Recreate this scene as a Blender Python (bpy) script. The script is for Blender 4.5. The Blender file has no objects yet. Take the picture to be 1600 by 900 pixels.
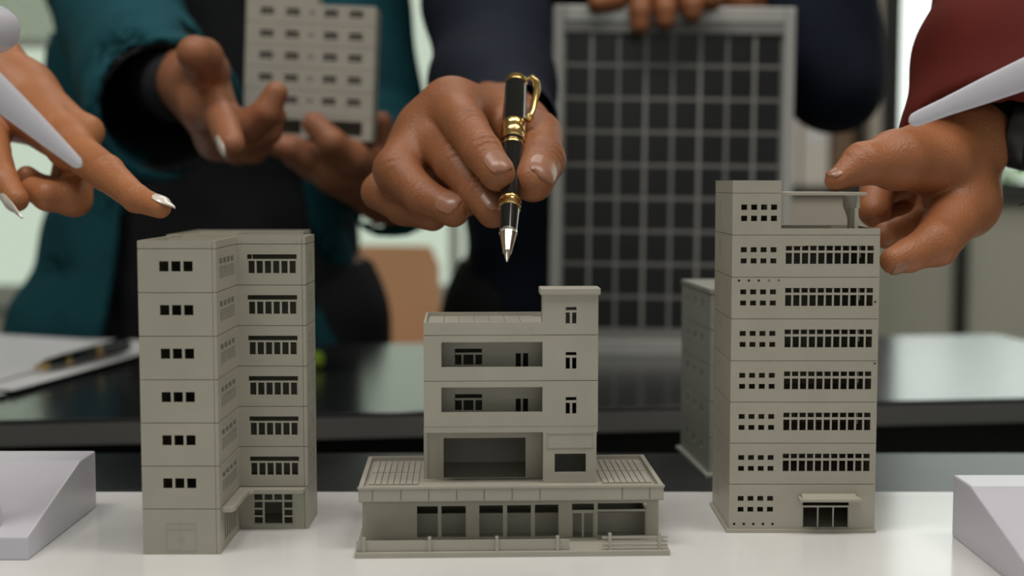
import bpy, bmesh, math, random
import numpy as np
from mathutils import Vector, Matrix
random.seed(4)
# ------------------------------------------------------------------ frame of reference
# millimetres on the table: x right, D away from the camera, z above the white board; T = board height
T = 0.75
F_PX = 2200.0
PITCH = math.atan(165.0 / F_PX)
CP, SP = math.cos(PITCH), math.sin(PITCH)
HCAM = 145.86
def at(px, py, D):
    a = (px - 800) / F_PX; b = (450 - py) / F_PX
    k = D / (CP + b * SP)
    return (a * k, D, HCAM + (-SP + b * CP) * k)
def zat(py, D): return at(800, py, D)[2]
def xat(px, py, D): return at(px, py, D)[0]
def W(p): return Vector((p[0] * .001, p[1] * .001, T + p[2] * .001))

scene = bpy.context.scene
COL = scene.collection
# ------------------------------------------------------------------ camera
cam_d = bpy.data.cameras.new('camera'); cam = bpy.data.objects.new('camera', cam_d); COL.objects.link(cam)
cam.location = W((0, 0, HCAM)); cam.rotation_euler = (math.pi / 2 - PITCH, 0, 0)
cam_d.sensor_width = 36; cam_d.lens = 36 * F_PX / 1600
cam_d.clip_start = 0.02
cam_d.dof.use_dof = True; cam_d.dof.focus_distance = 0.595; cam_d.dof.aperture_fstop = 6.4
cam_d.dof.aperture_blades = 0
scene.camera = cam
# ------------------------------------------------------------------ world, lamps, exposure
wd = bpy.data.worlds.new('world'); scene.world = wd; wd.use_nodes = True
bg = wd.node_tree.nodes['Background']
bg.inputs[0].default_value = (0.93, 1.0, 0.95, 1); bg.inputs[1].default_value = 2.2
scene.view_settings.view_transform = 'Standard'
scene.view_settings.look = 'None'
scene.view_settings.exposure = -0.32
scene.view_settings.gamma = 1.0
scene.view_settings.use_curve_mapping = False
def area(name, loc, target, sx, sy, power, col):
    l = bpy.data.lights.new(name, 'AREA'); l.shape = 'RECTANGLE'; l.size = sx; l.size_y = sy; l.energy = power; l.color = col
    o = bpy.data.objects.new(name, l); COL.objects.link(o); o.location = loc
    o.rotation_euler = (Vector(target) - Vector(loc)).to_track_quat('-Z', 'Y').to_euler()
    return o
area('ceiling_lamp', (-0.5, 0.1, 2.66), (-0.5, 0.1, 0), 1.2, 0.6, 26, (1.0, 0.95, 0.89))
area('ceiling_lamp', (0.9, 0.3, 2.66), (0.9, 0.3, 0), 1.2, 0.6, 20, (1.0, 0.95, 0.89))
area('ceiling_lamp', (0.1, 2.1, 2.66), (0.1, 2.1, 0), 1.2, 0.6, 12, (1.0, 0.95, 0.89))

# ------------------------------------------------------------------ materials
MATS = {}
def mat(name, col, rough=.5, metal=0., noise=0., nscale=60., bump=0., bscale=200., spec=.5, coat=0., sheen=0., sub=0., ndet=3., stretch=None):
    m = bpy.data.materials.new(name); m.use_nodes = True; nt = m.node_tree; b = nt.nodes['Principled BSDF']
    b.inputs['Base Color'].default_value = (*col, 1); b.inputs['Roughness'].default_value = rough
    b.inputs['Metallic'].default_value = metal; b.inputs['Specular IOR Level'].default_value = spec
    b.inputs['Coat Weight'].default_value = coat
    if sheen: b.inputs['Sheen Weight'].default_value = sheen; b.inputs['Sheen Roughness'].default_value = .5
    if sub:
        b.inputs['Subsurface Weight'].default_value = sub; b.inputs['Subsurface Radius'].default_value = (1, .35, .2); b.inputs['Subsurface Scale'].default_value = .004
    tc = nt.nodes.new('ShaderNodeTexCoord'); src = tc.outputs['Object']
    if stretch:
        mp = nt.nodes.new('ShaderNodeMapping'); mp.inputs['Scale'].default_value = stretch; nt.links.new(src, mp.inputs[0]); src = mp.outputs[0]
    if noise:
        n = nt.nodes.new('ShaderNodeTexNoise'); n.inputs['Scale'].default_value = nscale; n.inputs['Detail'].default_value = ndet
        r = nt.nodes.new('ShaderNodeMapRange'); r.inputs[1].default_value = .3; r.inputs[2].default_value = .7
        r.inputs[3].default_value = 1 - noise; r.inputs[4].default_value = 1 + noise
        mx = nt.nodes.new('ShaderNodeVectorMath'); mx.operation = 'SCALE'; mx.inputs[0].default_value = col
        nt.links.new(src, n.inputs[0]); nt.links.new(n.outputs[0], r.inputs[0]); nt.links.new(r.outputs[0], mx.inputs['Scale'])
        nt.links.new(mx.outputs[0], b.inputs['Base Color'])
    if bump:
        n2 = nt.nodes.new('ShaderNodeTexNoise'); n2.inputs['Scale'].default_value = bscale; n2.inputs['Detail'].default_value = 4
        bp = nt.nodes.new('ShaderNodeBump'); bp.inputs['Strength'].default_value = bump; bp.inputs['Distance'].default_value = .001
        nt.links.new(src, n2.inputs[0]); nt.links.new(n2.outputs[0], bp.inputs['Height']); nt.links.new(bp.outputs[0], b.inputs['Normal'])
    MATS[name] = m
    return m
mat('plastic_left', (.375, .355, .295), .42, noise=.05, nscale=50, bump=.06, bscale=900)
mat('plastic_mid', (.385, .365, .31), .42, noise=.05, nscale=50, bump=.06, bscale=900)
mat('plastic_right', (.385, .36, .30), .42, noise=.05, nscale=50, bump=.06, bscale=900)
mat('plastic_grey', (.30, .31, .28), .5, noise=.05, nscale=50)
mat('plastic_held', (.40, .38, .33), .5, noise=.05, nscale=50)
mat('white_plastic', (.60, .59, .66), .32, noise=.02, nscale=30)
mat('board', (.74, .745, .735), .15, noise=.02, nscale=8)
mat('dark_table', (.020, .021, .023), .16, noise=.25, nscale=30, spec=.9, stretch=(1, 12, 1), bump=.08, bscale=60)
mat('dark_table_front', (.020, .022, .025), .34, noise=.25, nscale=30, spec=.45, stretch=(1, 12, 1), bump=.25, bscale=60)
mat('dark_table_edge', (.15, .15, .145), .4)
mat('table_leg', (.05, .05, .05), .4)
mat('black_gloss', (.006, .006, .006), .12, coat=.4)
mat('gold', (.78, .53, .20), .18, 1.)
mat('silver', (.75, .70, .62), .16, 1.)
mat('skin_tan', (.39, .15, .06), .44, spec=.38, noise=.10, nscale=45, bump=.35, bscale=700, sub=.12)
mat('skin_brown', (.30, .115, .05), .44, spec=.38, noise=.12, nscale=45, bump=.4, bscale=700, sub=.12)
mat('skin_man', (.36, .135, .056), .40, spec=.42, noise=.10, nscale=45, bump=.45, bscale=900, sub=.12)
mat('skin_open', (.31, .125, .062), .45, spec=.35, noise=.1, nscale=45, bump=.3, bscale=700, sub=.12)
mat('nail_natural', (.33, .155, .095), .3)
mat('nail_white', (.78, .72, .64), .18, coat=.5)
mat('teal_cloth', (.011, .072, .092), .8, noise=.15, nscale=25, bump=.2, bscale=1500, spec=.15)
mat('black_cloth', (.019, .021, .023), .85, spec=.15, noise=.1, nscale=30)
mat('navy_cloth', (.010, .014, .026), .8, noise=.15, nscale=25, bump=.2, bscale=1500, spec=.15)
mat('charcoal_cloth', (.018, .018, .019), .85, spec=.15)
mat('maroon_cloth', (.115, .015, .011), .75, spec=.15, noise=.12, nscale=30, bump=.25, bscale=1500)
mat('cream_cloth', (.5, .45, .4), .8)
mat('lining', (.028, .028, .03), .85, spec=.1)
mat('hair', (.012, .009, .007), .45)
mat('watch_black', (.012, .012, .013), .35)
mat('watch_dial', (.10, .10, .095), .3, spec=.5)
mat('cell', (.010, .010, .012), .35, noise=.2, nscale=20)
mat('panel_back', (.24, .24, .23), .35)
mat('tape', (.30, .30, .28), .35)
mat('alu', (.50, .50, .48), .35, .35)
mat('paper', (.82, .84, .87), .7)
mat('ink_blue', (.45, .55, .68), .7)
mat('lime', (.55, .85, .06), .4)
mat('chair_shell', (.88, .50, .28), .5, noise=.06, nscale=8)
mat('chair_leg', (.03, .03, .03), .4)
mat('wall_pale', (.55, .58, .52), .8)
mat('wall_grey', (.58, .585, .50), .7, noise=.04, nscale=3)
mat('frame_dark', (.024, .026, .025), .5)
mat('frame_pale', (.42, .45, .41), .5)
mat('floor', (.20, .19, .17), .5, noise=.1, nscale=6)
mat('ceiling', (.7, .7, .68), .9)
mat('shelf', (.52, .48, .41), .6, noise=.08, nscale=6)
mat('binder_pale', (.78, .74, .68), .6)
mat('binder_brown', (.20, .13, .08), .6)
mat('leaf', (.13, .24, .06), .7, noise=.4, nscale=4)
def glassmat(name, tint, rough):
    m = bpy.data.materials.new(name); m.use_nodes = True; nt = m.node_tree; nt.nodes.remove(nt.nodes['Principled BSDF'])
    out = nt.nodes['Material Output']; t = nt.nodes.new('ShaderNodeBsdfTransparent'); t.inputs[0].default_value = (*tint, 1)
    g = nt.nodes.new('ShaderNodeBsdfGlossy'); g.inputs['Roughness'].default_value = rough
    mx = nt.nodes.new('ShaderNodeMixShader'); mx.inputs[0].default_value = .05
    nt.links.new(t.outputs[0], mx.inputs[1]); nt.links.new(g.outputs[0], mx.inputs[2]); nt.links.new(mx.outputs[0], out.inputs[0])
    MATS[name] = m
glassmat('glass_frosted', (.60, .63, .58), .3)
glassmat('blind_fabric', (.70, .70, .67), .5)
glassmat('glass_fill', (.60, .59, .585), .3)
glassmat('glass_clear', (.97, .98, .97), .02)

# ------------------------------------------------------------------ mesh helpers (mm)
class MB:
    def __init__(s): s.v = []; s.f = []; s.n = 0
    def add(s, vs, fs):
        o = len(s.v); s.v += [tuple(v) for v in vs]; s.f += [tuple(i + o for i in f) for f in fs]; return s
    def box(s, x0, x1, y0, y1, z0, z1):
        return s.add([(x0,y0,z0),(x1,y0,z0),(x1,y1,z0),(x0,y1,z0),(x0,y0,z1),(x1,y0,z1),(x1,y1,z1),(x0,y1,z1)],
                     [(0,3,2,1),(4,5,6,7),(0,1,5,4),(1,2,6,5),(2,3,7,6),(3,0,4,7)])
    def prism(s, poly, d0, d1, axis='z'):       # convex or concave polygon extruded along an axis
        n = len(poly); vs = []
        for d in (d0, d1):
            for a, b in poly: vs.append({'z': (a, b, d), 'y': (a, d, b), 'x': (d, a, b)}[axis])
        fs = [tuple(range(n))[::-1], tuple(range(n, 2 * n))] + [(i, (i + 1) % n, n + (i + 1) % n, n + i) for i in range(n)]
        return s.add(vs, fs)
    def panel(s, O, u, W_, H_, t, holes=()):      # upright wall panel with rectangular holes; u = direction along it, outward = u x z
        xs = sorted({0., W_} | {h[0] for h in holes} | {h[1] for h in holes}); zs = sorted({0., H_} | {h[2] for h in holes} | {h[3] for h in holes})
        nx, nz = len(xs) - 1, len(zs) - 1
        def solid(i, j):
            if i < 0 or j < 0 or i >= nx or j >= nz: return False
            cx, cz = (xs[i] + xs[i+1]) / 2, (zs[j] + zs[j+1]) / 2
            return not any(h[0] < cx < h[1] and h[2] < cz < h[3] for h in holes)
        nrm = (u[1], -u[0]); idx = {}; vs = []; fs = []
        def vid(i, j, k):
            if (i, j, k) not in idx:
                idx[(i, j, k)] = len(vs)
                vs.append((O[0] + u[0]*xs[i] - nrm[0]*t*k, O[1] + u[1]*xs[i] - nrm[1]*t*k, O[2] + zs[j]))
            return idx[(i, j, k)]
        for i in range(nx):
            for j in range(nz):
                if not solid(i, j): continue
                fs.append((vid(i,j,0), vid(i+1,j,0), vid(i+1,j+1,0), vid(i,j+1,0)))
                fs.append((vid(i,j+1,1), vid(i+1,j+1,1), vid(i+1,j,1), vid(i,j,1)))
                if not solid(i-1, j): fs.append((vid(i,j,0), vid(i,j+1,0), vid(i,j+1,1), vid(i,j,1)))
                if not solid(i+1, j): fs.append((vid(i+1,j+1,0), vid(i+1,j,0), vid(i+1,j,1), vid(i+1,j+1,1)))
                if not solid(i, j-1): fs.append((vid(i+1,j,0), vid(i,j,0), vid(i,j,1), vid(i+1,j,1)))
                if not solid(i, j+1): fs.append((vid(i,j+1,0), vid(i+1,j+1,0), vid(i+1,j+1,1), vid(i,j+1,1)))
        return s.add(vs, fs)
    def tube(s, pts, radii, seg=12, cap=True, flat=None):
        pts = [Vector(p) for p in pts]; n = len(pts)
        if not hasattr(radii, '__len__'): radii = [radii] * n
        up = None; rings = []; vs = []
        for i in range(n):
            d = (pts[min(i+1, n-1)] - pts[max(i-1, 0)]).normalized()
            if up is None:
                up = Vector((0, 0, 1)) if abs(d.z) < .9 else Vector((0, 1, 0))
            a = d.cross(up); a.normalize(); b = a.cross(d); b.normalize(); up = b
            for k in range(seg):
                t = 2 * math.pi * k / seg
                vs.append(pts[i] + a * math.cos(t) * radii[i] + b * math.sin(t) * radii[i] * (flat or 1))
        fs = []
        for i in range(n - 1):
            for k in range(seg):
                k2 = (k + 1) % seg; fs.append((i*seg+k, i*seg+k2, (i+1)*seg+k2, (i+1)*seg+k))
        if cap: fs += [tuple(range(seg))[::-1], tuple(range((n-1)*seg, n*seg))]
        return s.add(vs, fs)
    def lathe(s, A, B, prof, seg=32):            # prof: (distance from A along AB, radius)
        A = Vector(A); d = (Vector(B) - A).normalized()
        up = Vector((0, 0, 1)) if abs(d.z) < .9 else Vector((1, 0, 0))
        a = d.cross(up).normalized(); b = a.cross(d).normalized(); vs = []; fs = []
        for (l, r) in prof:
            for k in range(seg):
                t = 2 * math.pi * k / seg; vs.append(A + d * l + (a * math.cos(t) + b * math.sin(t)) * max(r, .01))
        for i in range(len(prof) - 1):
            for k in range(seg):
                k2 = (k + 1) % seg; fs.append((i*seg+k, i*seg+k2, (i+1)*seg+k2, (i+1)*seg+k))
        fs += [tuple(range(seg))[::-1], tuple(range((len(prof)-1)*seg, len(prof)*seg))]
        return s.add(vs, fs)
    def mesh(s, name, smooth=False, autosm=None):
        me = bpy.data.meshes.new(name); me.from_pydata([(x*.001, y*.001, z*.001) for x, y, z in s.v], [], s.f)
        bm = bmesh.new(); bm.from_mesh(me); bmesh.ops.recalc_face_normals(bm, faces=bm.faces); bm.to_mesh(me); bm.free()
        if smooth: me.polygons.foreach_set('use_smooth', [True] * len(me.polygons)); 
        if smooth and autosm: me.set_sharp_from_angle(angle=math.radians(autosm))
        me.update(); return me
def obj(name, me, m=None, parent=None, loc=None, bevel=0):
    o = bpy.data.objects.new(name, me); COL.objects.link(o)
    if m and me is not None and not me.materials: me.materials.append(MATS[m])
    if parent: o.parent = parent
    if loc is not None: o.location = loc
    if bevel:
        b = o.modifiers.new('bevel', 'BEVEL'); b.width = bevel * .001; b.segments = 2; b.limit_method = 'ANGLE'; b.angle_limit = math.radians(40)
    return o
def tag(o, label=None, cat=None, group=None, kind=None):
    if label: o['label'] = label
    if cat: o['category'] = cat
    if group: o['group'] = group
    if kind: o['kind'] = kind
    return o
def thing(name, p, label, cat, rz=0, group=None):
    o = bpy.data.objects.new(name, None); COL.objects.link(o); o.empty_display_size = .02
    o.location = W(p); o.rotation_euler = (0, 0, rz); return tag(o, label, cat, group)
def part(name, mb, m, parent, smooth=False, bevel=0, autosm=35):
    return obj(name, mb.mesh(name, smooth, autosm), m, parent, bevel=bevel)
def copy_tree(o, parent=None):
    c = o.copy(); COL.objects.link(c); c.parent = parent
    for ch in list(o.children): copy_tree(ch, c)
    return c
TB = -T * 1000            # floor level, in mm

# ------------------------------------------------------------------ room
def struct(name, mb, m, parent=None):
    o = obj(name, mb.mesh(name), m, parent, W((0, 0, 0)) if parent is None else None)
    if parent is None: o['kind'] = 'structure'
    return o
YB = 3000.
struct('floor', MB().box(-2600, 2600, -1600, 3100, TB - 40, TB), 'floor')
struct('ceiling', MB().box(-2600, 2600, -1600, 3100, 1950, 2000), 'ceiling')
struct('wall_left', MB().box(-2700, -2600, -1600, 3100, TB, 1950), 'wall_pale')
struct('wall_right', MB().box(2600, 2700, -1600, 3100, TB, 1950), 'wall_pale')
w1 = (xat(-120, 300, YB), xat(742, 300, YB), zat(466, YB), 1400)
w2 = (780., 2300., zat(302, YB), 1500)
mb = MB(); mb.panel((-2600, YB, TB), (1, 0), 5200, 1950 - TB, 100, [(w1[0] + 2600, w1[1] + 2600, w1[2] - TB, w1[3] - TB), (w2[0] + 2600, w2[1] + 2600, w2[2] - TB, w2[3] - TB)])
wall_b = struct('wall_back', mb, 'wall_grey')
xs0, xs1 = xat(1489, 420, YB), xat(1506, 420, YB)
struct('trim_1', MB().box(xs0, xs1, YB - 30, YB - 1, TB, w2[2] - 1), 'frame_dark')
struct('baseboard_back', MB().box(-2590, 2590, YB - 18, YB - 1, TB, TB + 90), 'frame_pale')
def window(n, w, mull, fm, gm, fw, YB=YB):
    root = bpy.data.objects.new('window_%d' % n, None); COL.objects.link(root); root['kind'] = 'structure'; root.location = W((0, 0, 0))
    f = MB(); x0, x1, z0, z1 = w
    f.box(x0, x0 + fw, YB + 10, YB + 70, z0, z1); f.box(x1 - fw, x1, YB + 10, YB + 70, z0, z1); f.box(x0 + fw, x1 - fw, YB + 10, YB + 70, z0, z0 + 25); f.box(x0 + fw, x1 - fw, YB + 10, YB + 70, z1 - 40, z1)
    obj('window_frame', f.mesh('window_frame'), fm, root)
    for a, b in mull: obj('mullion', MB().box(a, b, YB + 15, YB + 65, z0 + 25, z1 - 40).mesh('mullion'), fm, root)
    e = [x0 + fw] + [v for ab in mull for v in ab] + [x1 - fw]
    for a, b in zip(e[::2], e[1::2]): obj('pane', MB().box(a, b, YB + 38, YB + 42, z0 + 25, z1 - 40).mesh('pane'), gm, root)
    obj('window_sill', MB().box(x0 - 20, x1 + 20, YB - 25, YB + 9, z0 - 20, z0 - 1).mesh('window_sill'), fm, root)
    return root
w3 = (-800., 2300., 60., 1500.)  # unseen window added behind the camera, shaped to light from the front right
mb = MB(); mb.panel((2600, -1600, TB), (-1, 0), 5200, 1950 - TB, 100, [(300, 3400, w3[2] - TB, w3[3] - TB)])
struct('wall_front', mb, 'wall_pale')
m1 = [(xat(701, 400, YB), xat(716, 400, YB))]
m1 = [(-760., -740.)] + m1
win1 = window(1, w1, m1, 'frame_pale', 'glass_frosted', 20)
fill_win = window(3, w3, [(230., 270.), (1260., 1300.)], 'frame_pale', 'glass_fill', 40, -1700.)
win2 = window(2, (w2[0], w2[1], w2[2], w2[3]), [(1540., 1580.)], 'frame_dark', 'glass_clear', 45)
wall_b2 = None
# white roller blind half drawn over the left window
bl = thing('roller_blind', (0, 0, 0), 'pale half drawn roller blind across the top of the left window', 'blind')
part('blind_cloth', MB().box(w1[0] + 5, -765, YB - 8, YB - 5, zat(62, YB), 1420), 'blind_fabric', bl)
part('bottom_bar', MB().box(w1[0] + 5, -765, YB - 14, YB - 3, zat(62, YB) - 18, zat(62, YB)), 'frame_pale', bl)

# ------------------------------------------------------------------ tables and board
def table(name, root_p, rz, x0, x1, y0, y1, thick, label, mtop, medge):
    t = thing(name, root_p, label, 'table', rz)
    zt = root_p[2]
    part('tabletop', MB().box(x0, x1, y0, y1, -thick, 0), mtop, t, bevel=1.5)
    part('edge_strip', MB().box(x0, x1, y0 - 2.2, y0 - .2, -thick, -3), medge, t)
    for sx in (x0 + 60, x1 - 60):
        for sy in (y0 + 50, y1 - 50):
            part('leg', MB().box(sx - 20, sx + 20, sy - 20, sy + 20, TB - zt, -thick), 'table_leg', t)
    part('shade_sheet', MB().box(x0 + 82, x1 - 82, y0 + 70, y0 + 84, TB - zt + 120, -thick), 'frame_dark', t)  # dark sheet standing in for the shade below the tabletop
    return t
zt1 = -2.5
D1B = 766.
table('table', (0, 0, zt1), 0, -800, 800, 160, D1B, 25, 'dark table in the foreground carrying the white board', 'dark_table_front', 'dark_table_edge')
ang2 = math.atan2(938.2 - 861.2, 292.5 + 276.7)
table('table', (8, 900, 0), ang2, -640, 515, 0, 385, 16, 'long dark table behind, with the papers and solar panel on it', 'dark_table', 'dark_table_edge')
bd = obj('white_board', MB().box(-420, 420, 215, 657, -2.4, 0).mesh('white_board'), 'board', None, W((0, 0, 0)), bevel=.6)
tag(bd, 'glossy white board lying on the dark table beneath the models', 'board')

# ------------------------------------------------------------------ model building, left (L-shaped tower)
def model_tower_L(p, label, group=None, m='plastic_left'):
    r = thing('model_building', p, label, 'building', 0, group)
    # local plan: x 0..59 (left to right), y 0..68 (front to back); wing x 0..30.3, recess front at y=41
    WX, DX, WW, RY = 59., 68., 30.3, 41.
    zs = [0, 18.3] + [18.3 + 17.02 * i for i in range(1, 7)]
    ground_zs = zs
    def shell(mb, z0, h, holes):
        mb.panel((0, 0, z0), (1, 0), WW - 1.5, h, 1., holes.get('wf', ()))
        mb.box(WW - 1.35, WW, -.05, 1.2, z0, z0 + h)
        mb.panel((WW, 1.2, z0), (0, 1), RY - 1.2, h, 1., holes.get('ws', ()))
        mb.panel((WW, RY, z0), (1, 0), WX - WW - 1.6, h, 1., holes.get('rf', ()))
        mb.box(WX - 1.45, WX, RY - .1, RY + 1.2, z0, z0 + h)
        mb.panel((WX, RY + 1.2, z0), (0, 1), DX - RY - 1.2, h, 1., holes.get('rs', ()))
        mb.panel((WX, DX, z0), (-1, 0), WX, h, 1., ())
        mb.panel((0, DX, z0), (0, -1), DX - 1.0, h, 1., ())
    plan = [(.7, .7), (WW - .7, .7), (WW - .7, RY + .7), (WX - .7, RY + .7), (WX - .7, DX - .7), (.7, DX - .7)]
    for i in range(7):
        h = zs[i + 1] - zs[i] - .28; mb = MB(); top = h
        H = {}
        if i > 0:
            H['wf'] = [(8.3 + k * 4.67, 8.3 + k * 4.67 + 3.65, top - 8.7, top - 4.7) for k in range(3)]
            H['ws'] = [(6. + k * 7.4, 6. + k * 7.4 + 5.4, top - 6.3, top - 4.0) for k in range(4)] + [(6. + k * 3.65, 6. + k * 3.65 + 2.3, top - 12., top - 7.2) for k in range(8)]
            H['rf'] = [(4.4, 25.0, top - 12.0, top - 4.1)]
            H['rs'] = [(7. + k * 7.5, 9.6 + k * 7.5, top - 6.2, top - 3.6) for k in range(2)] + [(7. + k * 7.5, 9.6 + k * 7.5, top - 13., top - 7.) for k in range(2)]
        else:
            H['ws'] = [(8 + k * 4.2, 10.6 + k * 4.2, 3.5, 14.3) for k in range(6)]
            H['rf'] = [(5.1, 22.9, 1.9, 15.7)]
        shell(mb, zs[i], h, H)
        mb.prism(plan, zs[i] - .3, zs[i] + .6)
        s = part('storey', mb, m, r)
        fr = MB(); y0, y1 = RY + .25, RY + .8; z = zs[i]
        if i > 0:
            x0 = WW + 4.4; w = 20.6
            fr.box(x0, x0 + w, y0, y1, z + top - 6.85, z + top - 6.05)
            for k in range(1, 6):
                xc = x0 + w * k / 6; fr.box(xc - .42, xc + .42, y0, y1, z + top - 12., z + top - 6.85)
            fr.box(x0 - .01, x0 + .5, y0, y1, z + top - 12., z + top - 6.85); fr.box(x0 + w - .5, x0 + w + .01, y0, y1, z + top - 12., z + top - 6.85)
            if i == 6: fr.box(x0 + 1.9, x0 + 2.2, y0, y1, z + top - 6.1, z + top - 4.1)
            part('window_frame', fr, m, s)
        else:
            x0 = WW + 5.1; x1 = WW + 22.9; zb, zt = 1.9, 15.7; g = .42
            for xx in (x0, x1 - .9): fr.box(xx, xx + .9, y0, y1, zb, zt)
            fr.box(x0 + .9, x1 - .9, y0, y1, zt - .5, zt); fr.box(x0 + .9, x1 - .9, y0, y1, zt - 4.2, zt - 3.3)
            for xx in (x0 + 4.3, x1 - 4.3 - .9): fr.box(xx, xx + .9, y0, y1, zb, zt - 4.2); fr.box(xx, xx + .9, y0, y1, zt - 3.3, zt - .5)
            xc = (x0 + x1) / 2; fr.box(xc - g, xc + g, y0, y1, zt - 3.3, zt - .5)
            for q in (3.1, 6.3):
                fr.box(x0 + .9, x0 + 4.3, y0, y1, zb + q, zb + q + .8); fr.box(x1 - 4.3, x1 - .9, y0, y1, zb + q, zb + q + .8)
            fr.box(x0 + .9, x1 - .9, y0, y1, zb, zb + .5)
            part('entrance_frame', fr, m, s)
            dr = MB()
            xa, xb, zb, zt = 9.0, 21.0, 1.5, 12.8
            for q in (xa, (xa + xb) / 2 - .15, xb - .3): dr.box(q, q + .3, -.16, .1, zb, zt)
            for q in (zb, zt - 2.6, zt - .3): dr.box(xa, xb, -.14, .1, q, q + .3)
            for q in (14.0, 16.0): dr.box(q - .25, q + .25, -.3, .1, 5.6, 6.4)
            part('door', dr, m, s)
    # parapet and roof
    zt = zs[7]; mb = MB(); shell(mb, zt, 3.0, {}); mb.prism(plan, zt - .3, zt + .7)
    mb.box(1, WW - 1, RY, RY + 1, zt + .6, zt + 2.4)
    part('parapet', mb, m, r)
    # canopy round the inner corner
    z0 = 15.9; z1 = 18.0; o_ = 5.0
    poly = [(WW + .01, 3), (WW + 4, 3.4), (WW + o_, 6)] + [(WW + o_, RY - o_ - 1.5), (WW + o_ + 1.5, RY - o_)] + [(WX - 4, RY - o_), (WX - 1.5, RY - o_ + 1.0), (WX - .8, RY - .1), (WW + .01, RY - .1)]
    part('entrance_canopy', MB().prism(poly, z0, z1), m, r, bevel=.35)
    for (bx, by, bz) in ((2.4, -.1, 1.5), (26.8, -.1, 1.5), (2.4, -.1, zt + 1.2), (26.8, -.1, zt + 1.2), (WW + 2.4, RY - .1, 1.5), (WX - 3.6, RY - .1, 1.5), (WW + 2.4, RY - .1, zt + 1.2), (WX - 3.6, RY - .1, zt + 1.2)):
        part('mould_mark', MB().lathe((bx, by - .06, bz), (bx, by + 1, bz), [(0, .45), (.3, .45)], 10), m, r)
    return r
lt = model_tower_L((-144.9, 544.0, 0), 'grey L-shaped seven storey model tower under the pointing finger, at left', m='plastic_left')
lt2 = copy_tree(lt); lt2.location = W((-165., 672, zt1)); lt2['label'] = 'model tower on the dark table, only its roof edge showing behind the left one'

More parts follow.
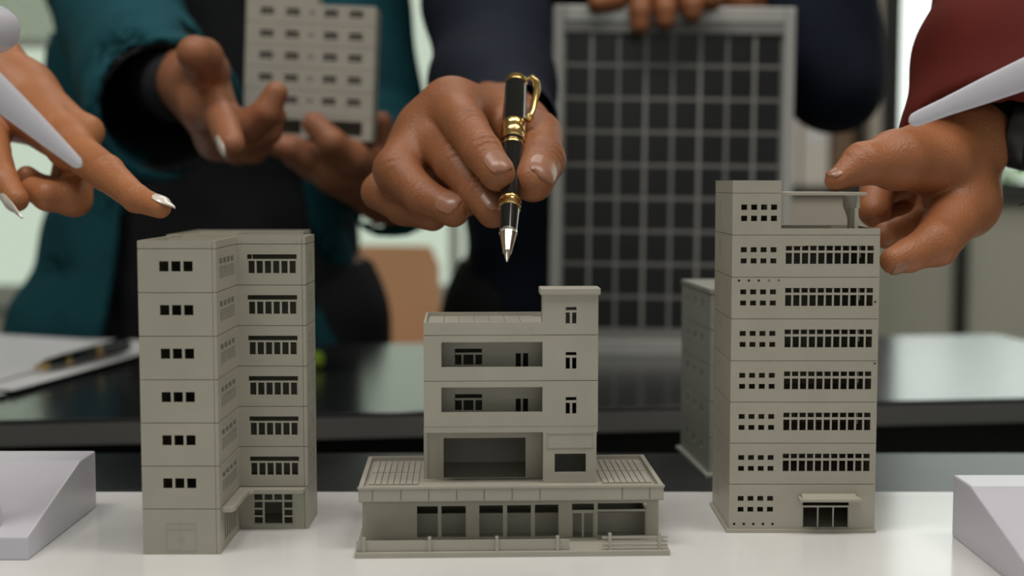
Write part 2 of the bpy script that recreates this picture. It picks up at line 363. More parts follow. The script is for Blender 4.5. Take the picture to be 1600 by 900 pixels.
# ------------------------------------------------------------------ model building, middle (shop with terrace and stair tower)
def model_mid():
    m = 'plastic_mid'; D0 = 540.
    r = thing('model_building', (0.4, D0, 0), 'low wide model shop building with terrace roof, front fence and stair tower', 'building', math.radians(2.1))
    X = lambda px, py, D: xat(px, py, D)
    Yl = lambda D: D - D0
    pl = part('base_plate', MB().box(-61.6, 61.6, 0, 78, 0, 2.2), m, r, bevel=.2)
    DW = 559.; yw = Yl(DW); zw0, zw1 = 2.2, zat(784, DW)
    # ground floor walls
    xa, xb = X(568, 815, DW), X(1031, 815, DW)
    def hx(px0, px1, py0, py1, D=DW, xo=None, zo=0): return (X(px0, (py0+py1)/2, D) - xo, X(px1, (py0+py1)/2, D) - xo, max(zat(py1, D) - zo, 0.01), zat(py0, D) - zo)
    holes = [hx(653, 685.5, 790, 838.5, xo=xa, zo=zw0), hx(691, 729, 790, 838.5, xo=xa, zo=zw0), hx(750, 787, 789.5, 838.5, xo=xa, zo=zw0), hx(793.5, 830.7, 789.5, 838.5, xo=xa, zo=zw0),
             hx(837, 873.8, 789, 838.5, xo=xa, zo=zw0), hx(895, 929.5, 788, 845, xo=xa, zo=zw0), hx(935.5, 1012, 787.5, 838, xo=xa, zo=zw0)]
    mb = MB(); hh = zw1 - zw0
    mb.panel((xa, yw, zw0), (1, 0), xb - xa, hh, 1.2, holes)
    mb.panel((xb, yw + 1.2, zw0), (0, 1), 52, hh, 1., [(8, 20, 4, 14), (26, 44, 4, 14)]); mb.panel((xa, yw + 53.2, zw0), (0, -1), 52, hh, 1., [(30, 44, 4, 14)]); mb.panel((xb, yw + 54.2, zw0), (-1, 0), xb - xa, hh, 1., ())
    mb.box(xa + 1, xb - 1, yw + 11, yw + 12, zw0, zw0 + 8.2)          # low inner partition
    mb.box(xa + 21, xa + 21.6, yw + 1.3, yw + 10.9, zw0, zw1 - .5)
    g = part('ground_floor', mb, m, r)
    # frames
    yf0, yf1 = yw + .25, yw + .85
    fr = MB(); a, b, c, d = X(895, 800, DW), X(929.5, 800, DW), zat(845, DW), zat(788, DW)
    t1, t2 = zat(803, DW), zat(798, DW); mid = (a + b) / 2
    fr.box(a, b, yf0, yf1, t1, t2); fr.box(a, a + .35, yf0, yf1, c, t1); fr.box(b - .35, b, yf0, yf1, c, t1); fr.box(mid - .42, mid + .42, yf0, yf1, c, t1); fr.box(a, b, yf0, yf1, c, c + .5)
    part('shop_door', fr, m, g)
    fr = MB(); a, b = X(935.5, 800, DW), X(1012, 800, DW); fr.box(a, b, yf0, yf1, zat(801, DW), zat(797.5, DW)); fr.box(b - .5, b, yf0, yf1, zat(838, DW), zat(801, DW))
    part('window_frame', fr, m, g)
    part('door_step', MB().box(X(890, 845, DW), X(935, 845, DW), yw - 2.5, yw, 2.2, 2.9), m, g)
    # fascia
    DF = 553.; yfa = Yl(DF); zf0, zf1 = zat(783.5, DF), zat(759.5, DF)
    fx0, fx1 = X(561, 770, DF), X(1038.5, 770, DF); yback = yfa + 63.
    mb = MB(); 
    # roof deck with rim
    mb.box(fx0, fx1, yfa, yback, zf0, zf0 + 1.2)
    mb.box(fx0, fx1, yfa, yfa + 1.6, zf0 + 1.2, zf1); mb.box(fx0, fx1, yback - 1.6, yback, zf0 + 1.2, zf1); mb.box(fx0, fx0 + 1.8, yfa + 1.6, yback - 1.6, zf0 + 1.2, zf1); mb.box(fx1 - 1.8, fx1, yfa + 1.6, yback - 1.6, zf0 + 1.2, zf1)
    zd = zf1 - 2.0
    mb.box(fx0 + 1.8, fx1 - 1.8, yfa + 1.6, yback - 1.6, zf0 + 1.2, zd)
    fs = part('roof_deck', mb, m, r)
    pxs = [561, 583, 627, 670.5, 714, 757, 800.5, 844, 973, 1016, 1038.5]
    for p0, p1 in zip(pxs, pxs[1:]):
        part('fascia_panel', MB().box(X(p0, 770, DF) + .22, X(p1, 770, DF) - .22, yfa - .5, yfa, zf0 + .5, zf1 - .9), m, fs, bevel=.08)
    part('fascia_rail', MB().box(fx0 - .3, fx1 + .3, yfa - .8, yfa + .4, zf1 - .8, zf1 + .1), m, fs)
    # slatted roof planks
    def planks(x0, x1, n):
        w = (x1 - x0) / n
        for k in range(n):
            for (ya, yb_) in ((yfa + 12, yfa + 34), (yfa + 35, yfa + 59)):
                part('roof_plank', MB().box(x0 + k * w + .22, x0 + (k + 1) * w - .22, ya, yb_, zd - .2, zd + .7), m, fs)
    planks(fx0 + 3.2, X(660, 740, 580), 8); planks(X(940, 740, 580), fx1 - 3.2, 8)
    # tower
    DT = 567.; yt = Yl(DT); tx0, tx1 = X(664.5, 580, DT), X(937, 600, DT); tb = yback - 3
    xs_ = X(850, 560, DT)                      # stair tower starts here
    ztop = zat(503.5, DT); zl = [zat(675.5, DT), zat(665, DT), zat(594.6, DT), zat(523.2, DT), ztop]
    def win_T(px0, px1, py0, pym, pym2, py1): return (X(px0, (py0+py1)/2, DT), X(px1, (py0+py1)/2, DT), zat(py1, DT), zat(py0, DT), zat(pym2, DT), zat(pym, DT))
    wins = [win_T(886.3, 903.2, 621, 626, 630, 647), win_T(886.3, 903.2, 550.5, 555.5, 559.3, 576.8), win_T(886.3, 903.2, 480, 485, 488.7, 506)]
    bal = [(X(692, 620, DT), X(850.3, 620, DT), zat(644, DT), zat(605, DT)), (X(692, 555, DT), X(850.3, 555, DT), zat(573.5, DT), zat(534.5, DT))]
    zb_terr = zd
    # two balcony storeys
    for i in range(2):
        z0 = zl[0] if i == 0 else zl[2]; z1 = zl[2] if i == 0 else zl[3]; z1 -= .25; h = z1 - z0
        w = wins[i]; b_ = bal[i]
        hs = [(b_[0] - tx0, b_[1] - tx0, b_[2] - z0, b_[3] - z0), (w[0] - tx0, w[1] - tx0, w[2] - z0, w[3] - z0)]
        mb = MB(); mb.panel((tx0, yt, z0), (1, 0), tx1 - tx0, h, 1., hs)
        mb.panel((tx1, yt + 1, z0), (0, 1), tb - yt - 1, h, 1., ()); mb.panel((tx0, tb, z0), (0, -1), tb - yt - 1, h, 1., ()); mb.panel((tx1, tb, z0), (-1, 0), tx1 - tx0, h, 1., ())
        mb.box(tx0 + .5, tx1 - .5, yt + .6, tb - .6, z0 + (.0 if i else .2), z0 + .9)
        # back wall of the loggia, seen through the opening
        yl = yt + 11; DL = D0 + yl
        lh = [(X(713.6, 560, DL) - tx0, X(757.8, 560, DL) - tx0), (X(809.5, 560, DL) - tx0, X(829, 560, DL) - tx0)]
        dy = 71 if i == 0 else 0
        zz = lambda py: zat(py + dy * (DL / DL), DL) - z0
        hl = [(lh[0][0], lh[0][1], zz(569.5), zz(544.5)), (lh[1][0], lh[1][1], max(zz(574.5), .95), zz(552))]
        mb.panel((tx0, yl, z0), (1, 0), xs_ - tx0, h, .8, [(q[0], q[1], q[2], q[3]) for q in hl])
        mb.box(xs_, xs_ + .9, yt + 1, tb - 1, z0, z1)
        mb.box(tx0 + 1, bal[i][0] - 0, yt + 1, yl, z0 + .9, z1) if False else None
        if i == 0: mb.box(tx0, tx1, yt - .12, yt, zl[1] - .12, zl[1] + .12)
        s = part('storey', mb, m, r)
        fr = MB(); q = hl[0]; ya, yb_ = yl + .2, yl + .6; A, B, C, Dz = q[0] + tx0, q[1] + tx0, q[2] + z0, q[3] + z0
        zs1, zs2 = C + (Dz - C) * .62, C + (Dz - C) * .75
        fr.box(A, B, ya, yb_, zs1, zs2)
        for f_ in (.29, .71): xx = A + (B - A) * f_; fr.box(xx - .4, xx + .4, ya, yb_, C, zs1)
        fr.box(A, A + .25, ya, yb_, C, Dz); fr.box(B - .25, B, ya, yb_, C, Dz)
        part('window_frame', fr, m, s)
        q = hl[1]; xm = (q[0] + q[1]) / 2 + tx0; part('balcony_door_frame', MB().box(xm - .45, xm + .45, ya, yb_, q[2] + z0, q[3] + z0), m, s)
        fr = MB(); A, B, C, Dz, zm0, zm1 = w; ya, yb_ = yt + .2, yt + .6
        fr.box(A, B, ya, yb_, zm0, zm1); fr.box((A+B)/2 - .45, (A+B)/2 + .45, ya, yb_, C, zm0)
        part('stair_window_frame', fr, m, s)
    # roof parapet of the main block + roof tiles
    mb = MB(); z0 = zl[3]; ys_ = yt + 10.
    mb.panel((tx0, yt, z0), (1, 0), xs_ - tx0, ztop - z0, 1., ()); mb.panel((tx0, tb, z0), (0, -1), tb - yt - 1, ztop - z0, 1., ()); mb.panel((tx1, tb, z0), (-1, 0), tx1 - tx0 - 1, ztop - z0, 1., ()); mb.panel((tx1, ys_ + .1, z0), (0, 1), tb - ys_ - 1.1, ztop - z0, 1., ())
    mb.box(tx0 + .9, xs_, yt + .9, tb - .9, z0, ztop - 2.0); mb.box(xs_ + .02, tx1 - .9, ys_ + .1, tb - .9, z0, ztop - 2.0)
    pr = part('roof_parapet', mb, m, r)
    n = 7; w = (xs_ - tx0 - 3.4) / n
    for k in range(n):
        for (ya, yb_) in ((yt + 2, yt + 22), (yt + 22.3, tb - 2)):
            part('roof_tile', MB().box(tx0 + 1.6 + k * w + .12, tx0 + 1.6 + (k + 1) * w - .12, ya, yb_, ztop - 2.05, ztop - 1.55), m, pr)
    for px in (695, 831): part('mould_mark', MB().lathe((X(px, 511, DT), yt - .12, zat(511, DT)), (X(px, 511, DT), yt + 1, zat(511, DT)), [(0, .6), (.4, .6)], 10), m, pr)
    # stair tower top
    zc0 = zat(461, DT); w = wins[2]; mb = MB(); z0 = zl[3]; h = zc0 - z0
    mb.panel((xs_, yt, z0), (1, 0), tx1 - xs_, h, 1., [(w[0] - xs_, w[1] - xs_, w[2] - z0, w[3] - z0)])
    mb.panel((tx1, yt + 1, z0), (0, 1), ys_ - yt - 1, h, 1., ()); mb.panel((xs_, ys_, z0), (0, -1), ys_ - yt - 1, h, 1., ()); mb.panel((tx1 , ys_, z0), (-1, 0), tx1 - xs_, h, 1., ())
    mb.box(xs_ + .9, tx1 - .9, yt + .9, ys_ - .9, z0, z0 + .8)
    st = part('stair_tower', mb, m, r)
    fr = MB(); A, B, C, Dz, zm0, zm1 = w; fr.box(A, B, yt + .2, yt + .6, zm0, zm1); fr.box((A+B)/2 - .45, (A+B)/2 + .45, yt + .2, yt + .6, C, zm0)
    part('stair_window_frame', fr, m, st)
    part('tower_cap', MB().box(X(846, 455, DT), X(941, 455, DT), yt - 1.2, ys_ + 1, zc0, zat(450, DT)), m, r, bevel=.5)
    # lower storey: recessed glazed hall and stair base
    h = zl[0] - zd; mb = MB(); yr = yt + 11.; DR = D0 + yr
    wz0, wz1 = zat(738.5, DT), zat(709.5, DT); wx0, wx1 = X(869, 724, DT), X(918, 724, DT)
    sx = X(851, 720, DT)
    mb.panel((sx, yt, zd), (1, 0), tx1 - .5 - sx, h, 1., [(wx0 - sx, wx1 - sx, wz0 - zd, wz1 - zd)])
    mb.panel((tx1 - .5, yt + 1, zd), (0, 1), tb - yt - 1, h, 1., ()); mb.box(sx, sx + 1, yt + 1, tb, zd, zl[0])
    mb.box(sx + 1, tx1 - 1.5, yt + 22, yt + 23, zd, zl[0])
    s = part('stair_base', mb, m, r)
    px0, px1, pz0, pz1 = X(857, 687, DT), X(930, 687, DT), zat(700, DT), zat(676.5, DT); sb = MB()
    sb.box(px0, px1, yt - .25, yt, pz0, pz0 + .3); sb.box(px0, px1, yt - .25, yt, pz1 - .3, pz1); sb.box(px0, px0 + .3, yt - .25, yt, pz0, pz1); sb.box(px1 - .3, px1, yt - .25, yt, pz0, pz1)
    part('sign_frame', sb, m, s)
    hx0 = X(667, 720, DR); mb = MB(); ox0, ox1 = X(697, 720, DR), X(825, 720, DR)
    mb.panel((hx0, yr, zd), (1, 0), sx - hx0, h, 1., [(ox0 - hx0, ox1 - hx0, 0.3, zat(684, DR) - zd)])
    mb.panel((hx0, tb, zd), (0, -1), tb - yr - 1, h, 1., ()); mb.panel((sx, tb, zd), (-1, 0), sx - hx0 - 1, h, 1., ())
    mb.box(hx0 - .2, hx0 + 1.4, yr - .7, yr, zd, zl[0])
    part('terrace_hall', mb, m, r)
    # fences
    f = thing_part('front_fence', r); 
    yq = 1.6; Dq = D0 + yq
    part('fence_board', MB().box(X(556, 850, Dq), X(889, 850, Dq), yq, yq + .7, zat(859.5, Dq), zat(843.5, Dq)), m, f)
    for px in (568, 670, 775, 870): 
        part('fence_post', MB().box(X(px, 850, Dq) - .6, X(px, 850, Dq) + .6, yq - .8, yq + .9, 2.0, zat(838, Dq)), m, f)
    f2 = thing_part('railing', r)
    for k, (pa, pb) in enumerate(((840, 843), (846.5, 849.5), (853, 856))):
        part('rail', MB().box(X(940, 850, Dq), X(1043, 850, Dq), yq, yq + .6, zat(pb, Dq), zat(pa, Dq)), m, f2)
    for px in (952, 1030): part('railing_post', MB().box(X(px, 850, Dq) - .6, X(px, 850, Dq) + .6, yq - .6, yq + .9, 2.0, zat(834.5, Dq)), m, f2)
    return r
def thing_part(name, parent):
    o = bpy.data.objects.new(name, None); COL.objects.link(o); o.empty_display_size = .01; o.parent = parent; return o
model_mid()

# ------------------------------------------------------------------ model building, right (seven storeys + roof pergola)
def model_right():
    m = 'plastic_right'; D0 = 579.; X0, X1 = 90.6, 151.4; WX = X1 - X0; DX = 49.
    r = thing('model_building', (X0, D0, 0), 'tall model office tower with roof pergola, held by the man at right', 'building')
    part('base_plate', MB().box(-1.2, WX + .4, -.9, DX + 1, 0, 1.5), m, r, bevel=.15)
    lines = [1.5] + [zat(y, D0) for y in (756, 692, 627.8, 563.4, 497.7, 432.7, 366.7)]
    small = [(3.55 + k * 4.08, 3.55 + k * 4.08 + 2.5) for k in range(4)]
    for i in range(7):
        z0, z1 = lines[i], lines[i + 1] - .25; h = z1 - z0
        hs = []
        for a, b in small: hs += [(a, b, h - 7.0, h - 4.9), (a, b, h - 11.6, h - 9.5)]
        bx0, bx1 = 22.1, 22.1 + 3.36 * 10 + 2.6
        if i > 0: hs.append((bx0, bx1, h - 11.8, h - 4.3))
        if i == 0:
            for k in range(5): hs.append((1.7 + k * 4.0, 2.7 + k * 4.0, 1.6, 2.6))
            ex0, ex1 = xat(1254, 800, D0) - X0, xat(1326, 800, D0) - X0
            hs.append((ex0, ex1, .3, zat(781, D0) - z0))
        if i == 5:
            for k in range(5): hs.append((2.5 + k * 4.1, 3.4 + k * 4.1, h - 1.7, h - .8))
            hs.append((WX - 1.9, WX - 1.1, h - 10.5, h - 9.7))
        if i == 3: hs.append((WX - 1.6, WX - .8, h - 1.4, h - .6))
        mb = MB(); mb.panel((0, 0, z0), (1, 0), WX, h, 1., hs)
        back = [(WX - b2, WX - a2, h - 6.6, h - 4.2) for a2, b2 in ((23., 40.), (3.6, 10.))] if i >= 5 else ()
        mb.panel((WX, 1, z0), (0, 1), DX - 2, h, 1., ()); mb.panel((WX, DX, z0), (-1, 0), WX, h, 1., back)
        mb.panel((0, DX - 1, z0), (0, -1), DX - 2, h, 1., [(12, 14, h - 12, h - 4), (16, 18, h - 12, h - 4)])
        mb.box(.7, WX - .7, .7, DX - .7, z0 - .3, z0 + .5)
        s = part('storey', mb, m, r)
        fr = MB(); ya, yb_ = .2, .7
        if i > 0:
            fr.box(bx0, bx1, ya, yb_, z0 + h - 7.25, z0 + h - 6.3)
            for k in range(10):
                xx = bx0 + 2.6 + k * 3.36; fr.box(xx, xx + .76, ya, yb_, z0 + h - 11.8, z0 + h - 7.25); fr.box(xx, xx + .76, ya, yb_, z0 + h - 6.3, z0 + h - 4.3)
            part('window_frame', fr, m, s)
            if i != 1:
                part('snapped_post', MB().box(bx0 + 31.2, bx0 + 31.6, 3.0, 3.4, z0 + h - 9.5, z0 + h - 3.), m, s)
        else:
            zt = zat(781, D0); zm = zat(791.5, D0); fr.box(ex0, ex1, ya, yb_, zm - .4, zm + .4)
            for q in (0, 1/3, 2/3, 1): xx = ex0 + (ex1 - ex0) * q; fr.box(max(xx - .3, ex0), min(xx + .3, ex1), ya, yb_, z0 + .3, zm - .4)
            fr.box(ex0, ex1, ya, yb_, z0 + .3, z0 + .7)
            part('entrance_frame', fr, m, s)
            cz0, cz1 = zat(780, D0), zat(775.5, D0)
            c = MB(); ca, cb = xat(1246, 778, D0) - X0, xat(1342, 778, D0) - X0
            c.box(ca, cb, -6, 0, cz0, cz1); c.prism([(-5.2, cz1), (0, cz1), (0, cz1 + 1.2)], ca + 1.5, cb - 1.5, 'x')
            part('entrance_canopy', c, m, s, bevel=.2)
    zr = lines[7]; zt = zat(357, D0)
    mb = MB(); bx = xat(1221, 320, D0) - X0
    mb.panel((0, 0, zr), (1, 0), WX, zt - zr, 1., ()); mb.panel((WX, 1, zr), (0, 1), DX - 2, zt - zr, 1., ()); mb.panel((WX, DX, zr), (-1, 0), WX, zt - zr, 1., ()); mb.panel((0, DX - 1, zr), (0, -1), DX - 2, zt - zr, 1., ())
    mb.box(.7, WX - .7, .7, DX - .7, zr - .3, zr + .7); 
    part('roof_parapet', mb, m, r)
    part('roof_kerb', MB().box(bx + 1, bx + 26, 24, 25, zr + .7, zt + .6), m, r)
    # stair block on the roof
    zb1 = zat(301.5, D0); zb2 = zat(282, D0); h = zb1 - zt - .2
    hs = []
    for a, b in small: hs += [(a, b, zat(328, D0) - zt, zat(319.5, D0) - zt), (a, b, zat(345.5, D0) - zt, zat(337, D0) - zt)]
    mb = MB(); mb.panel((0, 0, zt), (1, 0), bx, h, 1., hs); mb.panel((bx, 1, zt), (0, 1), DX - 2, h, 1., ()); mb.panel((bx, DX, zt), (-1, 0), bx, h, 1., [(4.5, 6.4, h - 7.5, h - 4.)]); mb.panel((0, DX - 1, zt), (0, -1), DX - 2, h, 1., [(12, 14, h - 13, h - 4)])
    mb.box(.7, bx - .7, .7, DX - .7, zb1 - .6, zb1 + .1); mb.box(.7, bx - .7, .7, DX - .7, zt - .2, zt + .4)
    part('stair_block', mb, m, r)
    mb = MB(); h = zb2 - zb1; mb.panel((0, 0, zb1), (1, 0), bx, h, 1., ()); mb.panel((bx, 1, zb1), (0, 1), DX - 2, h, 1., ()); mb.panel((bx, DX, zb1), (-1, 0), bx, h, 1., ()); mb.panel((0, DX - 1, zb1), (0, -1), DX - 2, h, 1., ())
    part('stair_parapet', mb, m, r)
    for px, py in ((1183, 304.5), (1165, 370), (1347, 369), (1165, 566), (1345, 566)):
        part('mould_mark', MB().lathe((xat(px, py, D0) - X0, -.1, zat(py, D0)), (xat(px, py, D0) - X0, 1, zat(py, D0)), [(0, .55), (.3, .55)], 10), m, r)
    # pergola
    zp0, zp1 = zat(305.5, D0), zat(300.3, D0)
    pg = thing_part('pergola', r)
    part('pergola_roof', MB().box(bx + .3, xat(1356.5, 303, D0) - X0, 2, 42, zp0, zp1), m, pg, bevel=.15)
    a = xat(1341, 330, D0) - X0
    p = MB(); p.box(a, a + 1.4, 3, 4.4, zat(325, D0), zp0); p.box(a - .6, a + .8, 3, 4.4, zt - 1., zat(325, D0))
    part('pergola_post', p, m, pg)
    DD = 612.; a = xat(1328, 330, DD) - X0; z_ = zat(325, DD)
    p = MB(); p.box(a, a + 1.2, 33, 34.2, zr + .7, z_); part('pergola_post', p, m, pg)
    DD = 617.; part('pergola_screen', MB().prism([(xat(1318, 310, DD) - X0, zp0), (xat(1318, 320, DD) - X0, zat(322, DD)), (xat(1325, 330, DD) - X0, zat(340, DD)), (xat(1325, 350, DD) - X0, zr + .7), (xat(1339, 350, DD) - X0, zr + .7), (xat(1340, 310, DD) - X0, zp0)], 38, 39.2, 'y'), m, pg)
    return r
model_right()

# ------------------------------------------------------------------ grey model block far behind the right tower
def model_block():
    r = thing('model_building', (99.5, 702, zt1), 'small blurred grey model block on the dark table behind the tall tower', 'building', math.radians(4.3))
    m = 'plastic_grey'; h = 95.; Wd, Dp = 44., 74.
    n = 5; ht = (h - 4) / n
    part('base_plate', MB().box(-2.5, Wd + 1, -3.5, Dp + 2, 0, 2.), m, r, bevel=.3)
    for i in range(n):
        z0 = 2 + i * ht; mb = MB(); hs = [(14 + k * 18, 19 + k * 18, ht - 9, ht - 4.5) for k in range(3)]
        mb.panel((0, Dp - 1, z0), (0, -1), Dp - 2, ht - .3, 1., hs); mb.panel((0, 0, z0), (1, 0), Wd, ht - .3, 1., [(6, 12, ht - 12, ht - 5), (18, 24, ht - 12, ht - 5)])
        mb.panel((Wd, 1, z0), (0, 1), Dp - 2, ht - .3, 1., ()); mb.panel((Wd, Dp, z0), (-1, 0), Wd, ht - .3, 1., ())
        mb.box(.6, Wd - .6, .6, Dp - .6, z0 - .2, z0 + .5)
        part('storey', mb, m, r)
    part('roof_slab', MB().box(-.4, Wd + .4, -.4, Dp + .4, 2 + n * ht - .2, h), m, r)
model_block()

# ------------------------------------------------------------------ model held by the woman in teal
def model_held():
    D0 = 1000.; m = 'plastic_held'
    c = at(479, 217, D0)
    r = thing('model_building', c, 'pale five storey model block held up by the person in teal', 'building')
    r.rotation_euler = (0, math.radians(2.4), 0)
    X0 = xat(378, 110, D0) - c[0]; X1 = xat(580, 110, D0) - c[0]; Dp = 34.
    zb, ztp = 0., zat(6, D0) - c[2]
    rows = [19, 54, 88, 122.5, 157]; cols = [(400, 421), (440, 461), (500, 521), (539, 560)]
    edges = [zat(180, D0) - c[2]] + [zat(y, D0) - c[2] for y in (141, 106, 71, 37)] + [ztp]
    mb = MB(); h = edges[0] - .3
    g = [(xat(394, 197, D0) - c[0] - X0, xat(470, 197, D0) - c[0] - X0, zat(210, D0) - c[2], zat(187, D0) - c[2]), (xat(489, 197, D0) - c[0] - X0, xat(565, 197, D0) - c[0] - X0, zat(210, D0) - c[2], zat(187, D0) - c[2])]
    def sh(mb, z0, h, hs):
        mb.panel((X0, 0, z0), (1, 0), X1 - X0, h, 1., hs); mb.panel((X1, 1, z0), (0, 1), Dp - 2, h, 1., ()); mb.panel((X1, Dp, z0), (-1, 0), X1 - X0, h, 1., ()); mb.panel((X0, Dp - 1, z0), (0, -1), Dp - 2, h, 1., ())
        mb.box(X0 + .6, X1 - .6, .6, Dp - .6, z0, z0 + .6)
    sh(mb, 0, h, g); part('storey', mb, m, r)
    for i in range(5):
        z0, z1 = edges[i], edges[i + 1] - .3; y = rows[4 - i]
        hs = [(xat(a, 100, D0) - c[0] - X0, xat(b, 100, D0) - c[0] - X0, zat(y + 6, D0) - c[2] - z0, zat(y - 5, D0) - c[2] - z0) for a, b in cols]
        hs.append((xat(477, 100, D0) - c[0] - X0, xat(479, 100, D0) - c[0] - X0, zat(y + 4, D0) - c[2] - z0, zat(y - 3, D0) - c[2] - z0)); hs.append((xat(482, 100, D0) - c[0] - X0, xat(484, 100, D0) - c[0] - X0, zat(y + 4, D0) - c[2] - z0, zat(y - 3, D0) - c[2] - z0))
        mb = MB(); sh(mb, z0, z1 - z0, hs); s = part('storey', mb, m, r)
        fr = MB()
        for q in hs[:4]:
            zz0 = z0 + q[2]; fr.box(X0 + q[0], X0 + q[1], .2, .6, zz0 + 2.0, zz0 + 2.6)
            for f_ in (.33, .66): xx = X0 + q[0] + (q[1] - q[0]) * f_; fr.box(xx - .25, xx + .25, .2, .6, zz0, zz0 + 2.)
        part('window_frame', fr, m, s)
    part('roof_parapet', MB().box(X0, xat(487, 5, D0) - c[0], 0, Dp, ztp, ztp + 5), m, r)
    part('roof_slab', MB().box(X0, X1, 0, Dp, ztp - .25, ztp), m, r)
model_held()

# ------------------------------------------------------------------ wind turbine models at the edges
def turbine(p, label, hub, tail, blade_tip, w_tip, sgn):
    r = thing('wind_turbine', p, label, 'turbine', 0, 'model wind turbines at both edges')
    m = 'white_plastic'
    # wedge base: local x 0..sgn*110 outward, y 0 (back) .. -90 (front)
    prof = [(-90, 0), (0, 0), (0, 25.6), (-22, 25.6), (-90, 9.2)]
    xa, xb = (0, 110) if sgn > 0 else (-110, 0)
    part('base', MB().prism(prof, xa, xb, 'x'), m, r, bevel=.7)
    hub = Vector(hub) - Vector(p); tip = Vector(blade_tip) - Vector(p); tail = Vector(tail) - Vector(p)
    ax = (tail - hub).normalized(); mp = hub + ax * 34; mz = 9.2 + (mp.y + 90) / 68 * 16.4 if mp.y < -22 else 25.6
    part('mast', MB().lathe((mp.x, mp.y, mz - .2), (mp.x, mp.y, mp.z), [(0, 6.5), (8, 5.4), (mp.z - mz - 6, 3.6)], 24), m, r, smooth=True)
    L_ = (tail - hub).length
    part('nacelle', MB().lathe(hub + ax * 12, tail, [(0, 7.5), (3, 9), (14, 9.8), (L_ - 16, 9.4), (L_ - 13, 8.6), (L_ - 12, 6.5)], 32), m, r, smooth=True)
    hc = Vector(hub)
    part('spinner', MB().lathe(hc + ax * 11, hc - ax * 12, [(0, 8.2), (1, 8.8), (12, 8.8), (17, 7.4), (21, 4.2), (22.5, 0)], 28), m, r, smooth=True)
    d0 = (tip - hc); L = d0.length
    for k in range(3):
        R = Matrix.Rotation(k * 2 * math.pi / 3, 3, 'Y'); d = R @ d0; dn = d.normalized(); wv = dn.cross(Vector((0, 1, 0))).normalized(); vs = []; fs = []
        st = [(0.02, 4.), (.08, 5.5), (.2, 7.), (.4, 6.1), (.6, 5.0), (.8, 3.6), (.93, w_tip), (.975, w_tip * .86), (.992, w_tip * .55), (1., w_tip * .12)]; seg = 12
        for t, hw in st:
            c = hc + d * t
            for q in range(seg):
                a = 2 * math.pi * q / seg; vs.append(c + wv * math.cos(a) * hw + Vector((0, 1, 0)) * math.sin(a) * (1.7 - 1.0 * t))
        for i in range(len(st) - 1):
            for q in range(seg): q2 = (q + 1) % seg; fs.append((i*seg+q, i*seg+q2, (i+1)*seg+q2, (i+1)*seg+q))
        fs += [tuple(range(seg))[::-1], tuple(range((len(st)-1)*seg, len(st)*seg))]
        part('blade', MB().add(vs, fs), m, r, smooth=True, autosm=60)
    return r
turbine((-187.2, 625.5, 0), 'white model wind turbine on a wedge base at the left edge', at(-120, 41, 512), at(2, 46, 568), at(127, 260, 512), 2.5, -1)
turbine((182.0, 573.5, 0), 'white model wind turbine on a wedge base at the right edge', at(1722, 66, 548), at(1640, 60, 604), at(1420, 191, 548), 3.0, 1)

# ------------------------------------------------------------------ solar panel
def solar_panel():
    D0 = 1190.; bl_ = at(857, 556, D0); z0 = 0.
    r = thing('solar_panel', (bl_[0], D0, z0), 'small framed solar panel standing upright on the rear table', 'solar panel')
    r.rotation_euler = (math.radians(-1.0), math.radians(.7), 0)
    Wp = xat(1238, 280, D0) - xat(860, 280, D0); Hp = zat(6, D0); fw = 9.2; dp = 17.
    part('frame_side', MB().box(0, fw, 0, dp, 0, Hp), 'alu', r, bevel=.8); part('frame_side', MB().box(Wp - fw, Wp, 0, dp, 0, Hp), 'alu', r, bevel=.8)
    part('frame_rail', MB().box(fw + .1, Wp - fw - .1, 0, dp, 0, 13), 'alu', r, bevel=.8); part('frame_rail', MB().box(fw + .1, Wp - fw - .1, 0, dp, Hp - 13, Hp), 'alu', r, bevel=.8)
    part('frame_lip', MB().box(fw + .1, Wp - fw - .1, 1., 5, Hp - 22, Hp - 13.1), 'panel_back', r)
    part('back_sheet', MB().box(fw, Wp - fw, 4.6, 9, 13, Hp - 13), 'panel_back', r)
    x0, x1, za, zb = fw + 1.0, Wp - fw - 1.0, zat(512, D0), zat(44, D0)
    cw = (x1 - x0) / 8; chh = (zb - za) / 9; gap = 2.8
    me = MB().box(0, cw - gap, 3.9, 4.6, 0, chh - 3.4).mesh('solar_cell')
    for i in range(8):
        for j in range(9):
            obj('solar_cell', me, 'cell', r, Vector(((x0 + i * cw + gap / 2) * .001, 0, (za + j * chh + .9) * .001)))
    for i in (1, 3, 5, 7):
        xx = x0 + i * cw; part('tape_strip', MB().box(xx - 1.3, xx + 1.3, 3.5, 3.88, za, zb), 'tape', r)
solar_panel()

